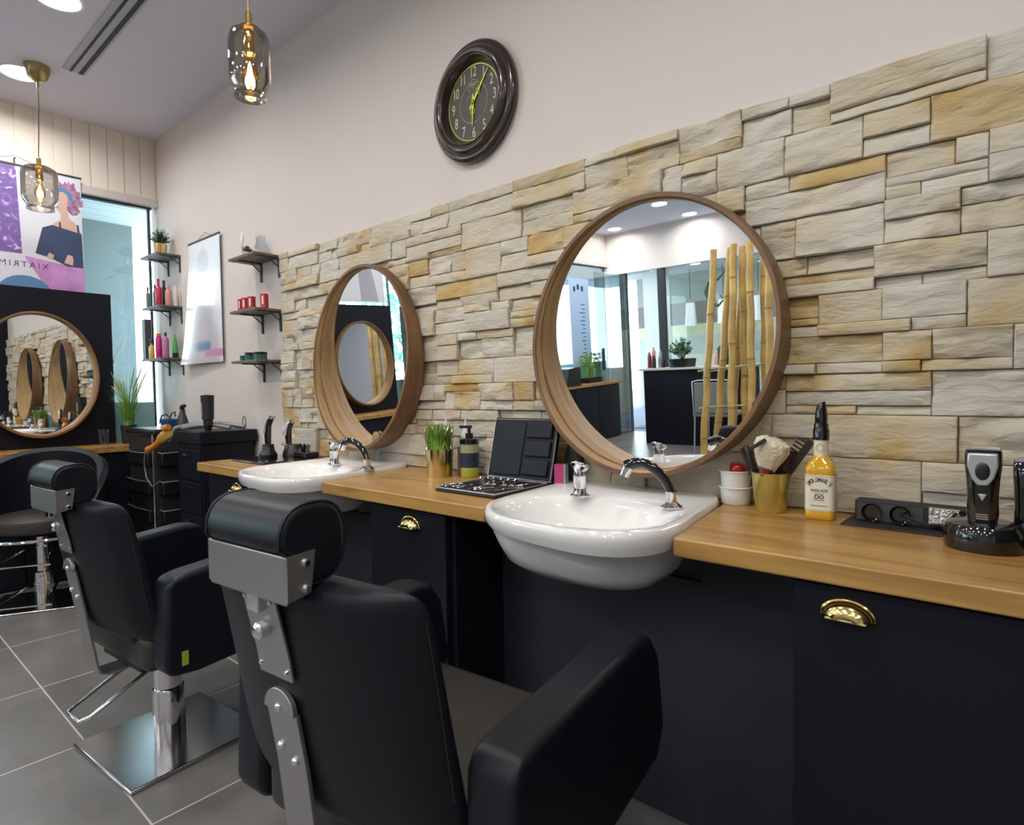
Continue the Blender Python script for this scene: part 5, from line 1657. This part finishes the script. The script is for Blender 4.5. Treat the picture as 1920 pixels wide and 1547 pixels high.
# left end of the worktop: clippers on a tray
t = thing('clipper_tray', 'flat black tray with clippers at the left end of the worktop', 'tray', (-2.665, -0.225, ZW))
MB().bb(-0.155, 0.155, -0.155, 0.145, 0, 0.010).build('base', M_blackg, t, bev=0.004)
t = thing('charging_stand', 'black stand holding the curved clipper on the tray', 'charger', (-2.745, -0.235, ZW + 0.0105))
MB().lathe([(0, 0), (0.040, 0), (0.042, 0.012), (0.030, 0.030), (0.026, 0.060), (0, 0.062)], n=28).build('base', M_black, t)
def shaver(label, loc, rot, m1_, H=0.125):
    t = thing('shaver', label, 'hair clipper', loc, 0, 'clippers on the black tray')
    t.rotation_euler = rot
    pts = [(0, 0, 0), (0, 0, H * 0.4), (0.004, 0, H * 0.7), (0.014, 0, H * 0.92), (0.026, 0, H)]
    MB().tube(pts, [0.014, 0.016, 0.015, 0.017, 0.012], 16).build('body', M_blackg, t)
    MB().tube([(p[0] - 0.008, p[1] - 0.006, p[2]) for p in pts[1:]], [0.010, 0.011, 0.012, 0.009], 12).build('face', m1_, t)
    MB().box((0.030, 0, H), (0.012, 0.024, 0.012)).build('blade', M_steel, t, smooth=False)
    return t
shaver('curved black and silver clipper upright in its stand on the tray', (-2.745, -0.235, ZW + 0.073), (0, 0, 0.4), M_silver)
shaver('slim silver trimmer standing at the back of the tray, before the white wall', (-2.705, -0.150, ZW + 0.068), (0, -0.05, 0.6), mat('white_silver', (0.66, 0.68, 0.72), 0.25, 0.3), 0.105)
t = thing('charging_stand', 'low curved black cradle under the silver trimmer', 'charger', (-2.690, -0.135, ZW + 0.0105))
MB().lathe([(0, 0), (0.048, 0), (0.046, 0.02), (0.028, 0.055), (0, 0.057)], n=24, sx=1.3).build('base', M_black, t)
t = thing('attachment_rack', 'black rack of clipper attachments at the right of the tray', 'rack', (-2.585, -0.130, ZW + 0.0105))
mb = MB()
mb.bb(-0.055, 0.055, -0.035, 0.035, 0, 0.022)
mb.build('base', M_black, t, bev=0.003)
for k in range(3):
    MB().box((-0.032 + k * 0.034, -0.010, 0.040), (0.022, 0.006, 0.045), Matrix.Rotation(0.4, 3, 'Y')).build('attachment', M_blackg if k % 2 else M_steel, t, smooth=False, bev=0.001)
t = thing('wooden_hair_brush', 'oval olive backed brush standing behind the far chrome mixer', 'brush', (-2.135, -0.060, 0.8075))
MB().sph((0, 0, 0.085), 0.030, 24, (0.9, 0.35, 1.35)).build('head', mat('olive_wood', (0.26, 0.22, 0.08), 0.5), t)
MB().cyl((0, 0, 0), (0, 0, 0.05), 0.010, 0.008, 14).build('handle', M_clear, t)

# ================================================================== TROLLEYS BY THE WINDOW CORNER
t = thing('salon_trolley', 'square black trolley box against the white wall at the left end of the worktop', 'trolley', (-3.47, -0.175, 0))
MB().bb(-0.155, 0.155, -0.135, 0.150, 0.06, 0.84).build('body', M_dark, t, smooth=False, bev=0.004)
MB().bb(-0.172, 0.172, -0.150, 0.165, 0.84, 0.905).build('top_tray', M_dark, t, smooth=False, bev=0.004)
for sx_, sy_ in ((-1, -1), (1, -1), (-1, 1), (1, 1)):
    MB().sph((sx_ * 0.13, sy_ * 0.11, 0.030), 0.030, 16).build('castor', M_black, t)
for k in range(4):
    d = MB().bb(-0.145, 0.145, -0.142, -0.136, 0.10 + k * 0.18, 0.265 + k * 0.18).build('drawer', M_dark, t, smooth=False, bev=0.002)
    MB().tube([(-0.05, -0.150, 0.235 + k * 0.18), (0.05, -0.150, 0.235 + k * 0.18)], 0.004, 8).build('drawer_handle', M_chrome, d)
t = thing('salon_trolley', 'black trolley with open side pockets and chrome corner rod, left of the square one', 'trolley', (-4.08, -0.205, 0))
MB().bb(-0.22, 0.22, -0.145, 0.145, 0.05, 0.86).build('body', M_blackm, t, smooth=False, bev=0.004)
MB().bb(-0.235, 0.235, -0.160, 0.160, 0.86, 0.905).build('top_tray', M_black, t, bev=0.014, seg=4)
for sx_, sy_ in ((-1, -1), (1, -1), (-1, 1), (1, 1)):
    MB().sph((sx_ * 0.19, sy_ * 0.12, 0.026), 0.026, 16).build('castor', M_black, t)
MB().cyl((0.242, -0.166, 0.08), (0.242, -0.166, 0.875), 0.005, n=12).build('corner_rod', M_chrome, t)
MB().cyl((0.242, 0.120, 0.08), (0.242, 0.120, 0.875), 0.005, n=12).build('corner_rod', M_chrome, t)
for k in range(4):
    z = 0.18 + k * 0.17
    p = MB().bb(0.222, 0.275, -0.130, 0.10, z, z + 0.075).build('side_pocket', M_black, t, bev=0.006)
    MB().tube([(0.222, -0.132, z + 0.080), (0.272, -0.132, z + 0.076), (0.278, -0.10, z + 0.076), (0.278, 0.08, z + 0.076), (0.222, 0.102, z + 0.080)], 0.003, 6).build('pocket_rim', M_silver, p)
    q = MB().bb(-0.19, 0.17, -0.172, -0.146, z, z + 0.075).build('front_pocket', M_black, t, bev=0.006)
    MB().tube([(-0.19, -0.174, z + 0.076), (-0.02, -0.180, z + 0.072), (0.17, -0.174, z + 0.076)], 0.0025, 6).build('pocket_rim', M_silver, q)
# things on the trolleys
t = thing('dryer_hose', 'thick grey corrugated dryer hose coiled on the square trolley', 'hose', (-3.47, -0.175, 0.906))
mb = MB()
mb.tube([(-0.22, -0.16, -0.06), (-0.17, -0.14, 0.012), (-0.08, -0.08, 0.032), (0.02, -0.02, 0.036), (0.10, 0.05, 0.028), (0.15, 0.10, 0.016)], [0.010, 0.013, 0.014, 0.014, 0.013, 0.012], 12)
mb.tube([(-0.10, -0.13, 0.012), (0.0, -0.09, 0.030), (0.08, -0.03, 0.030), (0.155, 0.02, 0.014)], 0.012, 12)
mb.build('hose', M_hose, t)
t = thing('wire_loop', 'thin black wire loop standing up at the back of the square trolley', 'wire', (-3.35, -0.06, 0.906))
MB().tube([(0.018 * cos(radians(a)), 0, 0.038 + 0.034 * sin(radians(a))) for a in range(-90, 271, 20)], 0.0025, 6, False).build('loop', M_black, t)
t = thing('black_shaker', 'tall black cylindrical dispenser with window slot on the square trolley', 'dispenser', (-3.405, -0.235, 0.935))
MB().lathe([(0, 0), (0.022, 0), (0.024, 0.01), (0.024, 0.030), (0.030, 0.034), (0.032, 0.10), (0.034, 0.165), (0, 0.170)], n=28).build('body', M_blackm, t)
MB().bb(-0.006, 0.006, -0.036, -0.030, 0.05, 0.125).build('window_slot', M_silver, t, smooth=False)
MB().bb(-0.042, -0.030, -0.010, 0.010, 0.118, 0.128).build('button', M_black, t)
MB().cyl((0, 0, -0.028), (0, 0, 0.0), 0.016, 0.022, 20).build('foot', M_blackg, t)
# orange hand dryer hanging in its ring
t = thing('orange_dryer', 'orange and ochre hand tool hanging at the front corner of the square trolley', 'hair dryer', (-3.585, -0.385, 0.895))
MB().loft([[Vector(c) + Vector((0, 0.001, 0)) + Vector((0.5 * r * cos(a), r * cos(a) * 0.8, r * sin(a))) for a in [2 * pi * i / 20 for i in range(20)]] for c, r in (((0.03, 0.0, 0.0), 0.022), ((0.0, -0.01, -0.016), 0.030), ((-0.03, -0.016, -0.03), 0.026))], True, True).build('motor_housing', mat('ochre_plastic', (0.45, 0.28, 0.06), 0.35), t)
MB().tube([(-0.03, -0.016, -0.035), (-0.07, -0.024, -0.062), (-0.12, -0.032, -0.082), (-0.165, -0.036, -0.098)], [0.020, 0.017, 0.016, 0.021], 16).build('handle', M_orange, t)
MB().tube([(0.01, -0.01, 0.028), (0.04, 0.0, 0.036)], [0.020, 0.016], 14).build('nozzle', M_orange, t)
MB().tube([(-0.165, -0.036, -0.098), (-0.19, -0.045, -0.12), (-0.215, -0.045, -0.16), (-0.225, -0.04, -0.20), (-0.20, -0.04, -0.26), (-0.10, -0.045, -0.30), (-0.03, -0.04, -0.27)], 0.0032, 8).build('cable', M_hose, t)
t = thing('spray_bottle', 'black trigger spray bottle on the trolley with pockets', 'bottle', (-3.965, -0.155, 0.906))
MB().lathe([(0, 0), (0.038, 0), (0.038, 0.012), (0.026, 0.06), (0.013, 0.095), (0.012, 0.11), (0, 0.11)], n=28).build('body', mat('smoky_black', (0.03, 0.03, 0.035), 0.3), t)
mb = MB()
mb.prism([(-0.022, 0.112), (-0.016, 0.124), (0.008, 0.138), (0.034, 0.142), (0.040, 0.136), (0.040, 0.126), (0.030, 0.122), (0.018, 0.120), (0.014, 0.110)], 'y', -0.010, 0.010)
mb.build('trigger_head', M_black, t, bev=0.002)
MB().tube([(0.030, 0, 0.124), (0.036, 0, 0.108), (0.046, 0, 0.092)], [0.005, 0.004, 0.003], 8).build('trigger', M_black, t)
t = thing('blue_tray', 'small blue plastic tray on the trolley with pockets', 'tray', (-4.14, -0.165, 0.906))
MB().loft([[(x * s, y * s, z) for x, y in ((-0.075, -0.035), (0.075, -0.035), (0.075, 0.035), (-0.075, 0.035))] for z, s in ((0, 0.8), (0.045, 1.0), (0.047, 0.96), (0.004, 0.76))], True, True).build('tray_body', M_blue, t, smooth=False)
t = thing('wire_frame', 'bent dark wires and clips lying on the blue tray', 'wire', (-4.14, -0.17, 0.955))
mb = MB()
mb.tube([(-0.13, -0.01, -0.03), (-0.06, -0.02, 0.020), (-0.01, -0.01, 0.028), (0.03, 0, 0.0)], 0.004, 6)
mb.tube([(0.01, 0, 0.0), (0.04, 0.005, 0.035), (0.075, 0.01, 0.045), (0.07, 0.012, 0.015)], 0.004, 6)
mb.build('wires', M_blackm, t)
t = potted('tall_grass_plant', 'tall grassy plant in a dark pot on the window worktop by the corner', (-4.50, -0.288, 0.7915), 0.048, 0.120, M_blackm, blades(150, 0.030, 0.14, 0.40, 0.14, 0.0055, 9, 0.3), M_grass, 0.8)
mb = MB()
rr_ = random.Random(21)
for k in range(12):
    a = rr_.uniform(0, 6.28)
    L = rr_.uniform(0.30, 0.42)
    o_ = rr_.uniform(0.05, 0.17)
    p0 = Vector((0.01 * cos(a), 0.01 * sin(a), 0.11))
    p1 = Vector((o_ * 0.4 * cos(a), o_ * 0.4 * sin(a), 0.11 + L * 0.6))
    p2 = Vector((o_ * cos(a), o_ * sin(a), 0.11 + L))
    mb.tube([p0, p1, p1.lerp(p2, 0.4), p1.lerp(p2, 0.75), p2], [0.0015, 0.0015, 0.005, 0.004, 0.0008], 5)
mb.build('seed_heads', M_dry, t, smooth=False)
t = thing('drinking_glass', 'clear drinking glass beside the dark panel on the window worktop', 'glass', (-4.45, -0.445, 0.7915))
MB().lathe([(0.024, 0), (0.030, 0.10)], n=24).build('glass_body', M_clear, t)
t = thing('arched_white_rod', 'thin white arched rod standing behind the dark panel by the window', 'rod', (-4.665, -0.20, 0.0))  # plain bent rod, no lamp in it
MB().tube([(0, -0.17, 0.755), (0, -0.172, 0.95), (0, -0.165, 1.12), (0, -0.14, 1.26), (0, -0.10, 1.38), (0, -0.02, 1.52)], 0.005, 8).build('rod', M_white, t)

# ================================================================== THE ROOM SEEN IN THE MIRRORS
t = thing('reception_desk', 'high navy reception desk with pale ledge, seen in the large mirror', 'desk', (-3.05, -5.45, 0))
MB().bb(-0.60, 0.75, -0.12, 0.12, 0.0, 0.93).build('body', M_dark, t, smooth=False)
MB().bb(-0.64, 0.79, -0.17, 0.17, 0.93, 0.955).build('ledge', mat('pale_ledge', (0.55, 0.54, 0.50), 0.4), t, smooth=False, bev=0.003)
potted('desk_plant', 'leafy green plant in a wide black bowl on the reception desk', (-3.18, -5.45, 0.956), 0.17, 0.10, M_black, leafy(90, 0.22, 0.26, 12, 0.05), M_leafd)
for k, (dx, dy, h, m_) in enumerate(((0, 0, 0.20, M_maroon), (0.07, 0.02, 0.15, M_blackm), (0.13, -0.03, 0.24, M_silver), (0.20, 0.02, 0.13, M_black), (0.03, -0.06, 0.26, M_pink))):
    bottle('desk_bottle', ['maroon', 'short black', 'tall silver', 'small black', 'tall pink'][k] + ' bottle at the left end of the reception desk', -3.62 + dx, -5.45 + dy, 0.956, slim(0.026, h, 0.5), m_, None, None, 'bottles on the reception desk')
t = thing('person', 'dark haired person in black sitting behind the reception desk', 'person', (-2.76, -6.02, 0))
mb = MB()
mb.loft([[(rx * cos(a), ry * sin(a), z) for a in [2 * pi * i / 24 for i in range(24)]] for z, rx, ry in ((0.50, 0.17, 0.12), (0.80, 0.17, 0.11), (1.02, 0.19, 0.11), (1.14, 0.20, 0.10), (1.20, 0.13, 0.08), (1.24, 0.06, 0.06), (1.29, 0.055, 0.06), (1.33, 0.075, 0.085), (1.40, 0.085, 0.10), (1.47, 0.078, 0.095), (1.52, 0.04, 0.05))], True, True)
for s in (-1, 1):
    mb.tube([(s * 0.17, 0, 1.13), (s * 0.21, 0.03, 0.95), (s * 0.20, 0.16, 0.84), (s * 0.14, 0.28, 0.88)], [0.055, 0.045, 0.038, 0.028], 10)
    mb.tube([(s * 0.09, 0.0, 0.52), (s * 0.11, 0.30, 0.50), (s * 0.11, 0.32, 0.25), (s * 0.11, 0.31, 0.02)], [0.085, 0.07, 0.055, 0.045], 10)
mb.build('body', M_skin, t)
MB().loft([[(rx * cos(a), ry * sin(a), z) for a in [2 * pi * i / 24 for i in range(24)]] for z, rx, ry in ((0.50, 0.178, 0.128), (0.80, 0.178, 0.118), (1.02, 0.198, 0.118), (1.145, 0.207, 0.107), (1.21, 0.138, 0.088), (1.235, 0.07, 0.068))]).build('black_shirt', M_blackm, t)
MB().sph((0, -0.018, 1.445), 0.098, 20, (1.0, 1.02, 1.0)).build('hair', M_hair, t)
MB().bb(-0.16, 0.16, -0.14, 0.34, 0.40, 0.46).build('stool_seat', M_blackm, t)

# bamboo screen
GP = 'bamboo canes in front of the reception desk'
blab = ['leftmost bamboo cane, standing apart', 'second bamboo cane from the left', 'third bamboo cane, crossing its neighbour', 'fourth bamboo cane, shorter than its neighbours', 'fifth bamboo cane, in the middle gap', 'sixth bamboo cane, right of the gap', 'seventh bamboo cane near the mirror rim', 'rightmost bamboo cane at the mirror rim', 'bamboo cane standing behind the crossing pair']
bam = [(-2.35, -2.17, 2.06), (-2.26, -2.05, 2.07), (-2.08, -1.99, 2.08), (-1.96, -1.95, 2.06), (-1.87, -1.85, 2.08), (-1.78, -1.76, 2.06), (-1.71, -1.69, 2.07), (-1.62, -1.62, 2.05), (-2.15, -1.97, 2.00)]
for k, (xb, xt, zt) in enumerate(bam):
    yy = -4.0 - (0.09 if k % 2 else 0) - (0.18 if k == 8 else 0)
    t = thing('bamboo_cane', blab[k] + ', seen in the large mirror', 'bamboo', (xb, yy, 0), 0, GP)
    n = 14
    pts, rs_ = [], []
    for i in range(n + 1):
        f = i / n
        pts.append(((xt - xb) * f + 0.006 * sin(i * 1.7 + k), 0.004 * cos(i * 2.1 + k), 0.02 + zt * f))
        rs_.append(0.035 - 0.005 * f)
    MB().tube(pts, rs_, 14).build('cane', M_bamboo, t)
    for i in range(2 + k % 3, n, 4):
        p = Vector(pts[i])
        MB().cyl(p - Vector((0, 0, 0.006)), p + Vector((0, 0, 0.006)), rs_[i] + 0.003, n=14).build('joint', M_node, t)
for zz, lb in ((0.98, 'upper cord tied around the bamboo canes'), (0.62, 'lower cord tied around the bamboo canes')):
    t = thing('binding_cord', lb, 'cord', (-1.98, -4.04, zz), 0, 'cords around the bamboo canes')
    MB().tube([(-0.40, 0, -0.02), (-0.30, 0.06, 0.0), (0, 0.045, 0.015), (0.30, 0.05, 0.03), (0.42, 0, 0.05), (0.30, -0.12, 0.03), (0, -0.12, 0.0), (-0.35, -0.11, -0.03), (-0.40, 0, -0.02)], 0.007, 8).build('cord', M_dry, t)
t = thing('cane_planter', 'long low planter of pebbles holding the bamboo canes', 'planter', (-1.98, -4.06, 0))
MB().bb(-0.52, 0.52, -0.17, 0.17, 0.0, 0.018).build('base', M_concrete, t, bev=0.004)

# waiting chair
t = thing('waiting_chair', 'grey mesh backed chair with thin light frame, before the reception desk', 'chair', (-2.56, -4.80, 0))
MB().bb(-0.20, 0.20, -0.01, 0.01, 0.46, 0.80).build('backrest', M_gchair, t, bev=0.02)
MB().bb(-0.22, 0.22, -0.42, 0.0, 0.42, 0.46).build('seat', M_gchair, t, bev=0.01)
mb = MB()
mb.tube([(-0.21, 0, 0.42), (-0.215, 0.005, 0.81), (-0.15, 0.005, 0.825), (0.15, 0.005, 0.825), (0.215, 0.005, 0.81), (0.21, 0, 0.42)], 0.008, 8)
mb.build('frame', M_silver, t)
for sx_, sy_ in ((-1, 0), (1, 0), (-1, -0.4), (1, -0.4)):
    MB().tube([(sx_ * 0.20, sy_ * 1.0, 0.42), (sx_ * 0.22, sy_ * 1.02, 0.0)], 0.009, 8).build('leg', M_silver, t)

# on the far end of the window worktop
t = thing('equipment_bag', 'open black equipment case on the window worktop, seen in the large mirror', 'case', (-4.45, -4.75, 0.7915))
MB().prism([(-0.17, 0), (0.17, 0), (0.10, 0.22), (-0.16, 0.24)], 'x', -0.14, 0.13).build('body', M_black, t, bev=0.006, xf=Matrix.Identity(4))
t = thing('lucky_bamboo_tray', 'row of green lucky bamboo in a black tray, seen in the large mirror', 'plant', (-4.50, -5.45, 0.7915))
MB().loft([[(x * s, y * s, z) for x, y in ((-0.08, -0.20), (0.08, -0.20), (0.08, 0.20), (-0.08, 0.20))] for z, s in ((0, 0.9), (0.07, 1.0))], True, True).build('tray', M_black, t, smooth=False)
mb = MB()
rb = random.Random(6)
for k in range(22):
    x_, y_ = rb.uniform(-0.05, 0.05), -0.17 + k * 0.0165
    h = rb.uniform(0.20, 0.30)
    mb.tube([(x_, y_, 0.06), (x_ + rb.uniform(-0.01, 0.01), y_, h)], 0.007, 6)
mb.build('stems', M_grass, t, smooth=False)
mb = MB()
for k in range(200):
    c = Vector((rb.uniform(-0.07, 0.07), rb.uniform(-0.20, 0.20), rb.uniform(0.20, 0.40)))
    e = Matrix.Rotation(rb.uniform(0, 6), 3, 'X') @ Matrix.Rotation(rb.uniform(0, 6), 3, 'Z')
    mb.quadface([c + e @ Vector(p) * 0.05 for p in ((-0.7, 0, 0), (0, -0.18, 0.1), (0.7, 0, -0.1), (0, 0.18, 0.1))])
mb.build('leaves', M_grass, t, smooth=False)
# window sticker and corridor furniture beyond the glass
t = thing('window_sticker', 'dark green swirl sticker on the glass partition, behind the bamboo canes', 'sticker', (-3.05, YB - 0.035, 1.95))
MB().tube([(0.10, 0, 0.20), (0.0, 0, 0.10), (-0.12, 0, 0.08), (-0.16, 0, -0.05), (-0.10, 0, -0.20), (0.0, 0, -0.24), (0.08, 0, -0.16), (0.02, 0, -0.10)], [0.006, 0.016, 0.02, 0.035, 0.03, 0.02, 0.012, 0.005], 8).build('swirl', M_leafd, t)
for k in range(4):
    x_ = -5.35 + k * 0.62
    t = thing('counter_pendant', ['first', 'second', 'third', 'fourth'][k] + ' white pendant from the left over the counter beyond the glass', 'pendant lamp', (x_, YB - 3.0, 2.62), 0, 'white pendants beyond the glass')
    MB().cyl((0, 0, 0), (0, 0, -0.55), 0.006, n=8).build('cord', M_dframe, t)
    MB().cyl((0, 0, -1.05), (0, 0, -0.62), 0.11, 0.08, 24).build('shade', M_white, t)
t = thing('cafe_counter', 'pale counter beyond the glass partition, under the white pendants', 'counter', (-3.1, YB - 2.6, 0))
MB().bb(-1.6, 2.2, -0.3, 0.3, 0, 1.05).build('body', mat('pale_counter', (0.5, 0.48, 0.36), 0.5), t, smooth=False)
GC = 'lit ceiling lamps beyond the glass partition'
for k, (x_, y_) in enumerate(((-5.6, -8.0), (-4.45, -7.9), (-4.35, -8.7), (-3.0, -8.0))):
    lb = ['ceiling lamp beyond the glass, above the entrance opening', 'ceiling lamp beyond the glass, left of the bamboo canes', 'ceiling lamp beyond the glass, behind the bamboo canes', 'ceiling lamp beyond the glass, at the right mirror rim'][k]
    q = dup(dl0, (x_, y_, 2.62), label=lb, group=GC)
t = thing('door_mat', 'blue grey entrance mat on the floor outside the glass door', 'mat', (-4.1, YB - 0.75, -0.005))
MB().bb(-0.42, 0.42, -0.45, 0.45, 0, 0.010).build('mat', mat('mat_grey', (0.12, 0.14, 0.17), 0.9), t, smooth=False)
